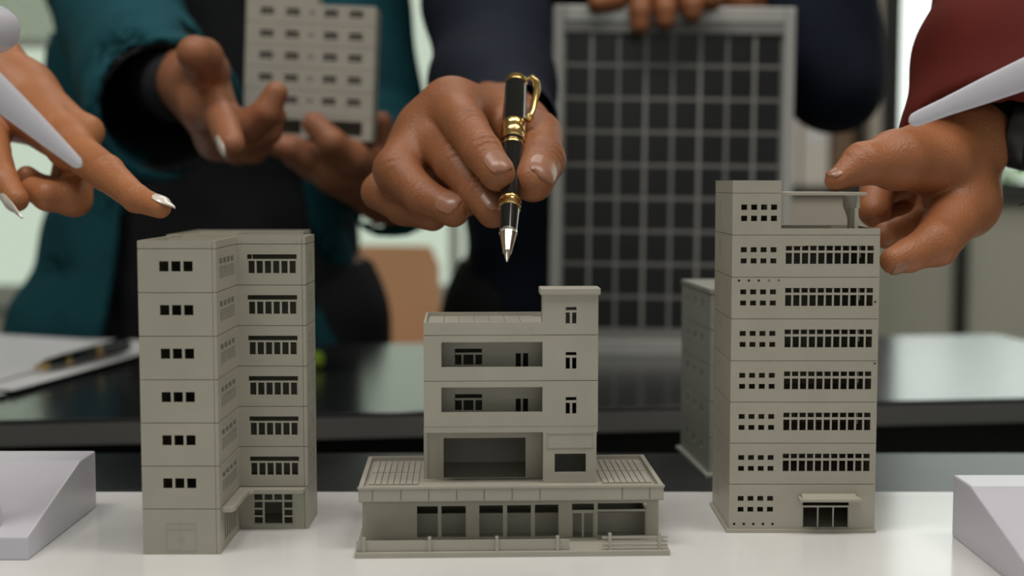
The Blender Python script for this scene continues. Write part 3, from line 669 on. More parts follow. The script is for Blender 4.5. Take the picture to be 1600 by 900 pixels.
# ------------------------------------------------------------------ pens
def make_pen(tipp, topp, label, ysplit):
    tip = Vector(tipp); top = Vector(topp); L = (top - tip).length
    r = thing('pen', tipp, label, 'pen'); d = (top - tip).normalized(); Z = Vector((0, 0, 0)); E = d * L
    def S(name, prof, m): return part(name, MB().lathe(Z, E, [(a * L, b * .93) for a, b in prof], 36), m, r, smooth=True)
    t = ysplit
    S('pen_point', [(0, .5), (.012, .9), (t[0] - .006, 1.7), (t[0], 2.0)], 'silver')
    S('nose_cone', [(t[0], 2.1), (t[1] - .03, 3.6), (t[1] - .012, 3.9), (t[1] - .01, 4.25), (t[1], 4.25)], 'silver')
    S('grip', [(t[1], 4.1), (t[2], 4.75)], 'black_gloss')
    S('gold_ring', [(t[2], 4.9), (t[2] + .004, 5.35), (t[3] - .02, 5.35), (t[3] - .016, 5.0), (t[3] - .012, 5.35), (t[3] - .004, 5.35), (t[3], 5.0)], 'gold')
    S('barrel', [(t[3], 4.9), (t[4], 5.4)], 'black_gloss')
    S('gold_ring', [(t[4], 5.5), (t[4] + .004, 5.6), (t[4] + .012, 5.6), (t[4] + .016, 5.45)], 'gold')
    S('barrel', [(t[4] + .016, 5.4), (t[5], 5.5)], 'black_gloss')
    q = t[6] - t[5]
    S('cap_band', [(t[5], 5.6), (t[5] + q * .05, 6.1), (t[5] + q * .28, 6.1), (t[5] + q * .34, 5.8), (t[5] + q * .40, 6.1), (t[5] + q * .72, 6.1), (t[5] + q * .78, 5.85), (t[5] + q * .84, 6.1), (t[6], 6.1)], 'gold')
    S('cap', [(t[6], 5.85), (.85, 5.75), (t[7], 5.5)], 'black_gloss')
    S('finial', [(t[7], 5.75), (t[7] + .006, 5.9), (.985, 5.6), (.996, 4.0), (1., .5)], 'gold')
    return r, d, L
def pen_frac(tipp, topp, ys):
    tip = Vector(tipp); top = Vector(topp); fr = np.linspace(0, 1, 400); py = []
    for t in fr:
        p = tip.lerp(top, t); y = p.y; z = p.z - HCAM; dep = y * CP - z * SP; py.append(450 - F_PX * (y * SP + z * CP) / dep)
    py = np.array(py)[::-1]
    return [float(np.interp(v, py, fr[::-1])) for v in ys]
ptip, ptop = at(792, 408, 640 * .92), at(806.5, 123, 738 * .92)
fr_ = pen_frac(ptip, ptop, [394, 363, 328, 313, 231, 222, 196, 134])
pen, pd, pL = make_pen(ptip, ptop, 'black and gold pen in the hand above the middle building', fr_)
pa = pen_frac(ptip, ptop, [130, 150, 180, 190])
side = (Vector((1, -.55, 0)) - pd * Vector((1, -.55, 0)).dot(pd)).normalized()
cl = [pd * (pL * pa[0]) + side * 4.5, pd * (pL * (pa[0] + .012)) + side * 8.2, pd * (pL * (pa[0] - .03)) + side * 10.6, pd * (pL * pa[1]) + side * 10.8, pd * (pL * pa[2]) + side * 9.0, pd * (pL * pa[3]) + side * 7.6]
part('clip', MB().tube(cl, [1.4, 1.7, 1.8, 1.7, 1.5, 1.2], 12, flat=.7), 'gold', pen, smooth=True)
part('clip_ball', MB().lathe(cl[-1] - pd * 2.4, cl[-1] + pd * 2, [(0, .3), (.8, 1.6), (2.2, 2.1), (3.6, 1.6), (4.4, .3)], 16), 'gold', pen, smooth=True)

# ------------------------------------------------------------------ papers, clipboard, pen and highlighter on the rear table
def sheet(name, corners, lift, label, m='paper', n=10, th=.25):
    A, B, C_, D_ = [Vector(c) for c in corners]; vs = []
    for side_ in (0, 1):
        for i in range(n + 1):
            for j in range(n + 1):
                u, v = i / n, j / n; p = A * (1-u) * (1-v) + B * u * (1-v) + C_ * u * v + D_ * (1-u) * v
                p = p + Vector((0, 0, lift(u, v) + (th if side_ == 0 else 0))); vs.append(p)
    N = (n + 1) ** 2; fs = []
    for i in range(n):
        for j in range(n):
            a = i * (n + 1) + j; q = (a, a + n + 1, a + n + 2, a + 1); fs.append(q); fs.append(tuple(N + k for k in q[::-1]))
    rim = [(i * (n + 1)) for i in range(n + 1)] + [n * (n + 1) + j for j in range(1, n + 1)] + [i * (n + 1) + n for i in range(n - 1, -1, -1)] + [j for j in range(n - 1, 0, -1)]
    for a, b in zip(rim, rim[1:] + rim[:1]): fs.append((a, b, N + b, N + a))
    c0 = A
    mb = MB().add([v - c0 for v in vs], fs)
    o = obj(name, mb.mesh(name, True, 50), m, None, W(c0)); tag(o, label, 'paper'); return o
cb = thing('clipboard', (-345, 942, .1), 'black clipboard under the white papers on the rear table', 'clipboard', math.radians(4))
part('backing_board', MB().box(-232, 2, 0, 316, 0, 2.6), 'black_gloss', cb, bevel=1)
part('clamp', MB().box(-150, -70, 292, 314, 2.7, 9), 'silver', cb, bevel=1.5)
sheet('paper_sheet', [(-560, 1010, 3), (-342, 957, 3), (-290, 1235, 3), (-530, 1290, 3)], lambda u, v: .6 + 2.5 * u * v * v, 'lower white paper sheet with curled corner, on the clipboard at left')
sheet('paper_sheet', [(-590, 1030, 5), (-366, 985, 5), (-330, 1222, 6.5), (-575, 1285, 6)], lambda u, v: 7 * v * v * (1 - u), 'upper white paper sheet under the second pen, at left', )
def small_pen(a, b):
    A, B = Vector(a), Vector(b); d = (B - A); r = thing('pen', a, 'black and gold pen lying on the papers at left', 'pen'); Z = Vector((0, 0, 0)); L = d.length
    part('nose_cone', MB().lathe(Z, d, [(0, .6), (3, 1.6), (16, 3.6)], 20), 'gold', r, True)
    part('grip', MB().lathe(Z, d, [(16, 4.2), (36, 4.8)], 20), 'black_gloss', r, True)
    part('gold_ring', MB().lathe(Z, d, [(36, 5.3), (42, 5.3)], 20), 'gold', r, True)
    part('barrel', MB().lathe(Z, d, [(42, 5.1), (78, 5.6)], 20), 'black_gloss', r, True)
    part('gold_ring', MB().lathe(Z, d, [(78, 6.0), (86, 6.0)], 20), 'gold', r, True)
    part('cap', MB().lathe(Z, d, [(86, 5.8), (L - 4, 5.6)], 20), 'black_gloss', r, True)
small_pen((-352, 1030, 9.5), (-318, 1158, 12.5))
hl = thing('highlighter', at(505, 572, 1095), 'lime green highlighter lying behind the left tower', 'pen')
hz = Vector((0, 0, 0)); hx_ = Vector((-1, .35, 0))
part('cap', MB().lathe(hz, hx_, [(0, 2), (1, 5), (4, 6.8), (38, 7)], 20), 'lime', hl, True); part('barrel', MB().lathe(hz, hx_, [(38.2, 7.4), (118, 7.4), (121, 5)], 20), 'lime', hl, True)
hl.location.z = T + .0076

# ------------------------------------------------------------------ chairs and bookcase in the room behind
def chair(p, label, rz=0):
    r = thing('chair', p, label, 'chair', rz)
    H = 800.
    # moulded back: curved sheet
    vs = []; fs = []; n = 8
    for s_ in (0, 1):
        for i in range(n + 1):
            x = -205 + 410 * i / n; yb_ = 20 * ((x / 205) ** 2)
            for z, ins in ((470, 8), (500, 0), (770, 4), (800, 18)):
                vs.append((x * (1 - ins / 205), -yb_ + s_ * 11 + (z - 470) * .12, z))
    M = (n + 1) * 4
    for i in range(n):
        for j in range(3):
            a = i * 4 + j; fs.append((a, a + 4, a + 5, a + 1)); fs.append((M + a, M + a + 1, M + a + 5, M + a + 4))
        fs.append((i*4, M + i*4, M + i*4 + 4, i*4 + 4)); fs.append((i*4+3, i*4+7, M + i*4+7, M + i*4+3))
    for i in (0, n):
        for j in range(3): fs.append((i*4+j, i*4+j+1, M+i*4+j+1, M+i*4+j))
    part('backrest', MB().add(vs, fs), 'chair_shell', r, True)
    part('seat', MB().box(-210, 210, -420, -5, 430, 445), 'chair_shell', r, bevel=5)
    for sx in (-1, 1):
        part('leg', MB().tube([(sx * 190, -395, 430), (sx * 205, -410, 0)], [13, 10], 10), 'chair_leg', r); part('leg', MB().tube([(sx * 190, -25, 430), (sx * 205, 15, 0)], [13, 10], 10), 'chair_leg', r)
        part('back_stile', MB().tube([(sx * 170, 0, 440), (sx * 170, 25, 640)], [9, 8], 10), 'chair_leg', r)
chair((-312, 2120, TB), 'orange wooden chair between the teal and the navy person', math.radians(-4))
chair((325, 2360, TB), 'orange wooden chair partly hidden behind the tall model tower', math.radians(3))
bk = thing('bookcase', (415, 2640, TB), 'pale bookcase with binders against the rear wall, behind the navy sleeve', 'bookcase')
part('side_board', MB().box(0, 18, 0, 290, 0, 1500), 'shelf', bk); part('side_board', MB().box(255, 273, 0, 290, 0, 1500), 'shelf', bk)
part('back_board', MB().box(18.1, 254.9, 280, 290, 0, 1500), 'shelf', bk)
for z in (60, 420, 870, 1230, 1482): part('shelf', MB().box(18.1, 254.9, 2, 279, z, z + 18), 'frame_dark' if z == 870 else 'shelf', bk)
part('door', MB().box(18.5, 254.5, -16, 1, 62, 864), 'shelf', bk)
bx = 21.
for w, h, m, lab in ((52, 190, 'binder_pale', 'pale binder on the bookcase shelf, first from the left'), (44, 196, 'binder_pale', 'pale binder on the bookcase shelf, second from the left'), (50, 188, 'binder_pale', 'pale binder on the bookcase shelf, next to the brown one'), (40, 230, 'binder_brown', 'brown binder at the right end of the bookcase shelf')):
    b = thing('binder', (415 + bx, 2650, TB + 888), lab, 'binder', 0, 'binders on the bookcase')
    part('cover', MB().box(0, w, 0, 220, 0, h), m, b, bevel=2); part('spine_label', MB().box(w * .2, w * .8, -.6, -.1, h * .45, h * .8), 'paper', b)
    bx += w + 6
# hedge outside the right window
vs = []; fs = []; rn = random.Random(3)
hm = MB()
for k in range(260):
    c = Vector((rn.uniform(900, 6500), rn.uniform(6000, 6900), rn.uniform(-700, 420)))
    for q in range(5):
        d = Vector((rn.gauss(0, 1), rn.gauss(0, 1), rn.gauss(0, 1))).normalized(); e = d.orthogonal().normalized(); f_ = d.cross(e)
        s_ = rn.uniform(90, 190); cc = c + d * 120
        hm.add([cc - e * s_, cc - f_ * s_ * .5, cc + e * s_, cc + f_ * s_ * .5], [(0, 1, 2, 3)])
hd = obj('hedge', hm.mesh('hedge'), 'leaf', None, W((0, 0, 0))); tag(hd, 'blurred green hedge outside the right window', 'hedge', kind='stuff')
gd = obj('ground', MB().box(-9000, 9000, 3110, 12000, TB - 60, TB - 30).mesh('ground'), 'wall_pale', None, W((0, 0, 0))); gd['kind'] = 'structure'

# ------------------------------------------------------------------ signed-distance bodies
def smin(a, b, k):
    h = np.clip(.5 + .5 * (b - a) / k, 0, 1); return b + (a - b) * h - k * h * (1 - h)
def caps(P, a, b, ra, rb, sc=None):
    a = np.asarray(a, np.float32); b = np.asarray(b, np.float32); ab = b - a; L = float(ab @ ab) + 1e-9
    ap = P - a; t = np.clip((ap @ ab) / L, 0, 1)
    ap -= t[:, None] * ab
    return np.sqrt(np.einsum('ij,ij->i', ap, ap)) - (ra + (rb - ra) * t)
def loft(P, z, cx, cy, a, b):
    zz = P[:, 2]; X = (P[:, 0] - np.interp(zz, z, cx)); Y = (P[:, 1] - np.interp(zz, z, cy)); A = np.interp(zz, z, a); B = np.interp(zz, z, b)
    q = np.sqrt((X / A) ** 2 + (Y / B) ** 2); d = (q - 1) * np.minimum(A, B)
    return np.maximum(np.maximum(d, z[0] - zz), zz - z[-1]).astype(np.float32)
def chain(P, pts, k=2.):
    d = None
    for p, q in zip(pts, pts[1:]):
        e = caps(P, p[:3], q[:3], p[3], q[3]); d = e if d is None else smin(d, e, k)
    return d
def nets(f, lo, hi, h, name):
    """naive surface nets of f<0, evaluated finely only near the surface"""
    lo = np.asarray(lo, float); hi = np.asarray(hi, float); B = 6
    nb = np.ceil((hi - lo) / (h * B)).astype(int); n = nb * B + 1
    ax = [lo[i] + h * (np.arange(nb[i]) * B + B / 2) for i in range(3)]
    G = np.stack(np.meshgrid(*ax, indexing='ij'), -1).reshape(-1, 3).astype(np.float32)
    dc = f(G).reshape(nb); act = np.abs(dc) < h * B * .87 * 1.35 + 3.5
    val = np.full(n, 1e3, np.float32)
    up = np.repeat(np.repeat(np.repeat(dc, B, 0), B, 1), B, 2); val[:-1, :-1, :-1] = np.where(up < 0, -1e3, 1e3)
    msk = np.zeros(n, bool); ua = np.repeat(np.repeat(np.repeat(act, B, 0), B, 1), B, 2)
    msk[:-1, :-1, :-1] |= ua
    for dx in (0, 1):
        for dy in (0, 1):
            for dz in (0, 1):
                msk[dx:n[0]-1+dx, dy:n[1]-1+dy, dz:n[2]-1+dz] |= ua
    ii = np.argwhere(msk); P = (lo + ii * h).astype(np.float32); out = np.empty(len(P), np.float32)
    for s in range(0, len(P), 400000): out[s:s+400000] = f(P[s:s+400000])
    val[msk] = out
    S = val < 0
    c = [S[dx:n[0]-1+dx, dy:n[1]-1+dy, dz:n[2]-1+dz] for dx in (0,1) for dy in (0,1) for dz in (0,1)]
    cnt = sum(x.astype(np.int8) for x in c); cell = (cnt > 0) & (cnt < 8)
    ci = np.argwhere(cell); vid = np.full(cell.shape, -1, np.int64); vid[cell] = np.arange(len(ci))
    acc = np.zeros((len(ci), 3)); w = np.zeros(len(ci))
    corners = [(dx, dy, dz) for dx in (0,1) for dy in (0,1) for dz in (0,1)]
    for a in range(3):
        for cr in corners:
            if cr[a]: continue
            e = list(cr); e[a] = 1
            v0 = val[tuple((ci + cr).T)]; v1 = val[tuple((ci + e).T)]; x = (v0 < 0) != (v1 < 0)
            t = np.where(x, v0 / np.where(x, v0 - v1, 1), 0); p = np.array(cr, float)[None] + 0 * acc; p[:, a] = t
            acc += p * x[:, None]; w += x
    V = lo + (ci + acc / w[:, None]) * h
    quads = []
    for a in range(3):
        b, c_ = (a + 1) % 3, (a + 2) % 3
        sl0 = [slice(None)] * 3; sl1 = [slice(None)] * 3; sl0[a] = slice(0, -1); sl1[a] = slice(1, None)
        s0, s1 = S[tuple(sl0)], S[tuple(sl1)]; e = np.argwhere(s0 != s1)
        e = e[(e[:, b] > 0) & (e[:, c_] > 0) & (e[:, b] < n[b] - 1) & (e[:, c_] < n[c_] - 1)]
        if not len(e): continue
        flip = s0[tuple(e.T)]
        def gv(db, dc_):
            k = e.copy(); k[:, b] += db; k[:, c_] += dc_; return vid[tuple(k.T)]
        q = np.stack([gv(-1, -1), gv(0, -1), gv(0, 0), gv(-1, 0)], 1); q[~flip] = q[~flip][:, ::-1]; quads.append(q)
    Q = np.concatenate(quads); Q = Q[(Q >= 0).all(1)]
    return V, Q
def to_mesh(name, parts_, origin):
    Vs = []; Qs = []; o = 0
    for V, Q in parts_: Vs.append(V); Qs.append(Q + o); o += len(V)
    V = (np.concatenate(Vs) - np.asarray(origin)) * .001; Q = np.concatenate(Qs)
    me = bpy.data.meshes.new(name); me.vertices.add(len(V)); me.vertices.foreach_set('co', V.astype(np.float32).ravel())
    me.loops.add(Q.size); me.loops.foreach_set('vertex_index', Q.astype(np.int32).ravel()); me.polygons.add(len(Q))
    me.polygons.foreach_set('loop_start', np.arange(0, Q.size, 4, dtype=np.int32)); me.update(calc_edges=True)
    me.validate(); me.polygons.foreach_set('use_smooth', [True] * len(me.polygons)); me.update(); return me
def J(px, py, D, r):                       # a joint: centre seen at that pixel at distance D, radius in mm
    x, y, z = at(px, py, D); return (x, y, z, r)
def JP(px, py, D, rp): return J(px, py, D, rp * D / F_PX)
def bbox(pts, pad):
    a = np.array([p[:3] for p in pts]); r = max(p[3] for p in pts); return a.min(0) - r - pad, a.max(0) + r + pad
class Hand:
    """palm: list of capsule pairs; fingers: chains; forearm: chain; creases: (point, direction, radius, amplitude)"""
    def __init__(s, palm, fingers, forearm, creases=(), kp=9., kf=6.): s.palm, s.fingers, s.forearm, s.creases, s.kp, s.kf = palm, fingers, forearm, creases, kp, kf
    def f(s, P):
        d = chain(P, s.forearm, 4.)
        for p, q in s.palm: d = smin(d, caps(P, p[:3], q[:3], p[3], q[3]), s.kp)
        tot = d
        for ch in s.fingers: tot = np.minimum(tot, smin(d, chain(P, ch, 2.2), s.kf)) if tot is d else smin(tot, smin(d, chain(P, ch, 2.2), s.kf), .9)
        for (c, u, R, A, lam) in s.creases:
            v = P - np.asarray(c, np.float32); q = np.einsum('ij,ij->i', v, v); near = q < (2.6 * R) ** 2
            if near.any():
                t = v[near] @ np.asarray(u, np.float32); tot[near] += A * np.exp(-q[near] / (R * R)) * np.cos(2 * np.pi * t / lam)
        return tot
    def pts(s): return [p for c in s.fingers for p in c] + [p for ab in s.palm for p in ab] + list(s.forearm)
    def mesh(s, h=1.0):
        lo, hi = bbox(s.pts(), 8); return nets(s.f, lo, hi, h, 'hand')
def unit(v): v = np.asarray(v, float); return v / np.linalg.norm(v)
def knuckles(ch, dors, amp=.35, idx=(1, 2)):
    out = []
    for i in idx:
        p = np.array(ch[i][:3]); u = unit(np.array(ch[i+1][:3]) - np.array(ch[i-1][:3])); d = unit(dors)
        out.append((p + d * ch[i][3] * .95, u, ch[i][3] * .62, amp, 3.5))
    return out
def nail(parent, origin, ch, dors, m='nail_natural', width=.92, back=.55, over=.0, taper=.25, lift=.25, label=None):
    """a fingernail on the last segment of a finger chain"""
    a, b = np.array(ch[-2][:3]), np.array(ch[-1][:3]); r = ch[-1][3]; u = unit(b - a); nrm = np.asarray(dors, float); nrm = unit(nrm - u * (nrm @ u)); w = np.cross(u, nrm)
    s0, s1 = -back * r * 2, r * .72 + over; ns, nt = 12, 10; top = []; bot = []
    for i in range(ns + 1):
        t = i / ns; s = s0 + (s1 - s0) * t
        rs = r * 1.03 if s < 0 else r * (.03 + math.sqrt(1 - .80 * min(s / r, .72) ** 2))
        if s > r * .72: rs = r * (.03 + math.sqrt(1 - .8 * .5184)) - (s - r * .72) * .22
        half = width * (1 - (abs(2 * t - 1) ** 5) * .55) 
        if over: half *= 1 - taper * max(0, (s - r * .3) / (s1 - r * .3)) ** 1.5
        for j in range(nt + 1):
            th = half * (2 * j / nt - 1); c = b + u * s
            if t > .99 and not over: c = c - u * (abs(2 * j / nt - 1) ** 2) * r * .12
            top.append(c + (nrm * math.cos(th) + w * math.sin(th)) * (rs + lift)); bot.append(c + (nrm * math.cos(th) + w * math.sin(th)) * (rs - .5))
    M = len(top); fs = []
    for i in range(ns):
        for j in range(nt):
            q = i * (nt + 1) + j; f4 = (q, q + 1, q + nt + 2, q + nt + 1); fs.append(f4); fs.append(tuple(M + k for k in f4[::-1]))
    rim = [i * (nt + 1) for i in range(ns + 1)] + [ns * (nt + 1) + j for j in range(1, nt + 1)] + [i * (nt + 1) + nt for i in range(ns - 1, -1, -1)] + [j for j in range(nt - 1, 0, -1)]
    for p, q in zip(rim, rim[1:] + rim[:1]): fs.append((p, q, M + q, M + p))
    mb = MB().add([v - origin for v in top + bot], fs)
    o = part('fingernail', mb, m, parent, smooth=True, autosm=60)
    if label: o['label'] = label
def add(p, v): return (p[0] + v[0], p[1] + v[1], p[2] + v[2], p[3])

def body_f(z, cx, cy, a, b, head, arms, legs):
    def f(P):
        d = loft(P, z, cx, cy, a, b)
        for l in legs: d = smin(d, chain(P, l, 20), 30)
        for l in arms: d = smin(d, chain(P, l, 12), 25)
        hx, hy, hz = head
        d = smin(d, caps(P, (np.interp(z[-1], z, cx), np.interp(z[-1], z, cy) , z[-1] - 40), (hx, hy + 12, hz - 90), 52, 50), 25)
        hd_ = smin(caps(P, (hx, hy - 8, hz - 45), (hx, hy + 6, hz + 40), 58, 76), caps(P, (hx, hy - 38, hz - 85), (hx, hy - 20, hz - 60), 36, 46), 25)
        hd_ = smin(hd_, caps(P, (hx, hy - 84, hz + 10), (hx, hy - 100, hz - 28), 8, 14), 12)      # nose
        for s_ in (-1, 1):
            hd_ = smin(hd_, caps(P, (hx + s_ * 77, hy + 8, hz + 8), (hx + s_ * 74, hy, hz - 24), 12, 9), 6)     # ears
            hd_ = np.maximum(hd_, -caps(P, (hx + s_ * 34, hy - 88, hz + 8), (hx + s_ * 30, hy - 88, hz + 8), 13, 13)); hd_ = smin(hd_, caps(P, (hx + s_ * 34, hy - 68, hz + 7), (hx + s_ * 31, hy - 68, hz + 7), 13, 13), 4)
        hd_ = smin(hd_, caps(P, (hx - 18, hy - 78, hz - 60), (hx + 18, hy - 78, hz - 60), 8, 8), 8)
        return smin(d, hd_, 14)
    return f
def wr(P, amp, sc, ph=0.):                 # cloth wrinkles
    return amp * (np.sin(P[:, 0] / sc + 1.7 * np.sin(P[:, 2] / (sc * 1.6) + ph)) * np.sin(P[:, 2] / (sc * .8) + P[:, 1] / (sc * 1.1) + ph) + .5 * np.sin((P[:, 0] + P[:, 2] + P[:, 1] * .6) / (sc * .6) + ph * 2))
def sub_mesh(name, f, lo, hi, h, m, parent, origin):
    me = to_mesh(name, [nets(f, lo, hi, h, name)], origin); return obj(name, me, m, parent)
def person(origin, label, meshes, m, hand_m=None):
    me = to_mesh('person', meshes, origin); o = obj('person', me, m, None, W(origin)); tag(o, label, 'person', 'people around the table'); return o
def arm_pt(p, r): return (p[0], p[1], p[2], r)

# ---- person in teal (rear left)
O1 = (-300., 1440., TB)
wr1 = J(302, 128, 938, 17.5); el1 = J(215, 78, 1170, 34); sh1 = (-405., 1350., 500., 60.)
thumb = [J(294, 134, 905, 13), J(322, 112, 872, 13), J(318, 90, 845, 11.5), J(304, 84, 826, 10.5)]
idx = [J(322, 168, 868, 12), J(344, 182, 838, 9.6), J(354, 206, 818, 8.6), J(362, 226, 803, 7.6)]
mid = [J(346, 190, 872, 12), J(386, 197, 852, 9.6), J(416, 176, 848, 8.8), J(431, 146, 848, 7.2)]
rng = [J(350, 208, 882, 12), J(392, 216, 868, 9.4), J(418, 204, 862, 8.6), J(430, 182, 860, 7.)]
pky = [J(340, 218, 893, 11), J(372, 236, 882, 8.6), J(396, 236, 876, 7.8), J(412, 226, 872, 6.6)]
hand1 = Hand([(wr1, thumb[1]), (wr1, idx[0]), (wr1, mid[0]), (wr1, rng[0]), (wr1, pky[0]), (idx[0], pky[0]), (thumb[0], idx[0])], [thumb, idx, mid, rng, pky], [wr1, arm_pt(el1, 36)])
wr2 = J(604, 292, 1085, 24); el2 = J(588, 228, 1295, 38); sh2 = (-188., 1350., 500., 58.)
th2 = [J(572, 268, 1030, 13), J(548, 247, 1000, 11.5), J(517, 222, 982, 10), J(491, 194, 984, 8.4)]
ix2 = [J(520, 268, 1012, 11.5), J(485, 246, 1004, 10), J(455, 232, 1000, 9), J(432, 227, 998, 8)]
mi2 = [J(530, 278, 1030, 12), J(490, 262, 1030, 10), J(462, 244, 1030, 9), J(446, 230, 1030, 8)]
ri2 = [J(560, 282, 1045, 11.5), J(585, 258, 1050, 9.5), J(600, 225, 1046, 8.6), J(596, 190, 1040, 7.6)]
pk2 = [J(585, 284, 1055, 11), J(608, 262, 1060, 9), J(615, 238, 1056, 8), J(610, 215, 1050, 7)]
hand1b = Hand([(wr2, th2[1]), (wr2, ix2[0]), (wr2, mi2[0]), (wr2, ri2[0]), (ix2[0], ri2[0]), (th2[0], ix2[0])], [th2, ix2, mi2, ri2, pk2], [wr2, arm_pt(el2, 36)])
z1 = np.array([-80., 40, 150, 300, 440, 520, 570]); cx1 = np.array([-300., -300, -300, -298, -292, -290, -290]); cy1 = np.array([1460., 1450, 1440, 1420, 1390, 1370, 1360])
a1 = np.array([160., 142, 132, 150, 162, 150, 70]); b1 = np.array([105., 98, 92, 100, 98, 85, 60])
legs1 = [[(-300 + s * 80, 1465., 0., 85), (-300 + s * 85, 1460., -330., 62), (-300 + s * 88, 1480., -680., 38), (-300 + s * 92, 1420., -722., 26)] for s in (-1, 1)]
bf1 = body_f(z1, cx1, cy1, a1, b1, (-290., 1300., 760.), [[sh1, arm_pt(el1, 40)], [sh2, arm_pt(el2, 40)]], legs1)
V1 = nets(bf1, (-560, 1150, TB - 3), (-40, 1620, 900), 9., 'body')
p1 = person(O1, 'person in a teal blazer holding a model block and reaching out an open palm', [V1, hand1.mesh(1.15), hand1b.mesh(1.3)], 'skin_open')
o1 = np.array(O1)
nail(p1, o1, idx, (-.75, -.2, -.35), 'nail_white', over=2.5, taper=.4)
def jacket1(P):
    w = wr(P, 3.0, 34.)
    zz = np.array([-150., -60, 0, 60, 150, 300, 440, 530, 575]); aa = np.array([240., 208, 186, 166, 156, 164, 172, 160, 80]); bb = np.array([140., 130, 124, 118, 110, 118, 114, 100, 70])
    cx = np.array([-344., -340, -334, -324, -304, -302, -292., -290, -290]); cy = np.array([1462., 1455, 1450, 1448, 1440, 1420, 1390, 1370, 1360])
    d = loft(P, zz, cx, cy, aa, bb); inner = loft(P, zz - 20, cx, cy, aa - 7, bb - 7); inner = np.minimum(inner, loft(P, np.array([-300., -140.]), np.array([-344.] * 2), np.array([1460.] * 2), np.array([234.] * 2), np.array([133.] * 2)))
    d = np.maximum(d, -inner)
    zc = P[:, 2]; lx = np.interp(zc, [-150, 0, 200, 480], [-405, -392, -355, -320]); rx = np.interp(zc, [-150, 0, 200, 480], [-180, -192, -200, -255])
    slot = np.maximum(np.maximum(lx - P[:, 0], P[:, 0] - rx), P[:, 1] - 1400)
    d = np.maximum(d, -slot)
    cu1 = J(260, 172, 968, 0)
    def sleeve(d, S, E, Cf, r0, r1, r2):
        s_ = chain(P, [arm_pt(S, r0), arm_pt(E, r1), arm_pt(Cf, r2)], 10.) ; u = unit(np.array(Cf[:3]) - np.array(E[:3])); t = (P - np.asarray(Cf[:3], np.float32)) @ u.astype(np.float32)
        s_ = np.maximum(s_, t)                                   # flat cuff
        q = np.array(E[:3]) * .35 + np.array(Cf[:3]) * .65; q2 = np.array(Cf[:3]) + u * 60
        hol = caps(P, q, q2, r2 - 5.5, r2 - 4.)
        d = smin(d, s_, 18); return np.maximum(d, -hol)
    d = sleeve(d, sh1, J(192, 45, 1170, 0), cu1, 66, 50, 51)
    d = sleeve(d, sh2, el2, J(612, 290, 1112, 0), 66, 50, 42)
    return d + w
jk = sub_mesh('blazer', jacket1, (-620, 900, -165), (-10, 1640, 610), 4.2, 'teal_cloth', p1, o1); jk['label'] = 'teal blazer hanging open with wide cuffs'
def lining1(P):
    cu = np.array(J(260, 172, 968, 0)[:3]); e = np.array(J(192, 45, 1170, 0)[:3]); u = unit(cu - e); d = caps(P, e * .35 + cu * .65, cu + u * 60, 51 - 7.2, 51 - 5.6)
    return np.maximum(np.abs(d) - 1.3, ((P - cu.astype(np.float32)) @ u.astype(np.float32)) + 1.2)
sub_mesh('sleeve_lining', lining1, (-440, 860, 60), (-140, 1130, 330), 2.2, 'lining', p1, o1)
def shirt1(P): return loft(P, z1, cx1, cy1, a1 + 5, b1 + 6) + wr(P, 1.2, 22.)
def shirt_sleeves(P):
    d = shirt1(P); return np.minimum(d, chain(P, [arm_pt(sh1, 66), arm_pt(J(195, 60, 1170, 0), 42), arm_pt(J(278, 136, 968, 0), 25)], 8.))
sub_mesh('shirt', shirt_sleeves, (-560, 900, -90), (-10, 1600, 590), 5., 'black_cloth', p1, o1)
def tr1(P):
    d = loft(P, np.array([-230., -100, 0, 60]), np.array([-300.] * 4), np.array([1460.] * 4), np.array([165., 168, 160, 150]), np.array([108., 112, 108, 102]))
    for l in legs1: d = smin(d, chain(P, [(l[0][0], l[0][1], l[0][2], 92), (l[1][0], l[1][1], l[1][2], 74), (l[2][0], l[2][1], l[2][2] + 25, 62)], 10), 20)
    return d
sub_mesh('trousers', tr1, (-530, 1300, TB + 5), (-70, 1620, 80), 8., 'black_cloth', p1, o1)
def hair(hx, hy, hz, long_):
    def f(P):
        d = caps(P, (hx, hy + 12, hz + 30), (hx, hy + 16, hz + 46), 84, 80)
        if long_: d = smin(d, smin(caps(P, (hx - 50, hy + 40, hz), (hx - 70, hy + 60, hz - 230), 45, 40), caps(P, (hx + 50, hy + 40, hz), (hx + 70, hy + 60, hz - 230), 45, 40), 40), 30)
        else: d = smin(d, caps(P, (hx, hy + 40, hz), (hx, hy + 45, hz - 40), 62, 50), 25)
        return np.maximum(d, -caps(P, (hx, hy - 95, hz - 55), (hx, hy - 80, hz + 20), 78, 66))
    return f
sub_mesh('hair', hair(-290., 1300., 760., True), (-440, 1180, 470), (-140, 1440, 900), 8., 'hair', p1, o1)

# ---- person in navy (rear centre)
O2 = (100., 1450., TB)
K9 = .92
def J9(px, py, D, r): return J(px, py, D * K9, r * K9)
wr_ = J9(794, 214, 800, 20); el_ = J(768, 132, 990, 25); sh_ = (-26., 1270., 430., 54.)
pin = [J9(706, 172, 745, 13.5), J9(729, 200, 706, 10.6), J9(754, 238, 686, 9.4), J9(778, 272, 675, 8.4)]
pmi = [J9(672, 206, 748, 13.), J9(711, 256, 708, 10.4), J9(748, 300, 693, 9.2), J9(770, 331, 683, 8.)]
pri = [J9(652, 222, 758, 12.5), J9(620, 266, 724, 10.6), J9(662, 308, 706, 9.2), J9(708, 330, 694, 8.)]
ppi = [J9(640, 246, 768, 11.5), J9(594, 300, 742, 9.6), J9(630, 326, 726, 8.4), J9(676, 338, 714, 7.6)]
pth = [J9(790, 196, 775, 16), J9(834, 216, 735, 13.5), J9(846, 250, 704, 11.8), J9(833, 283, 683, 10.2)]
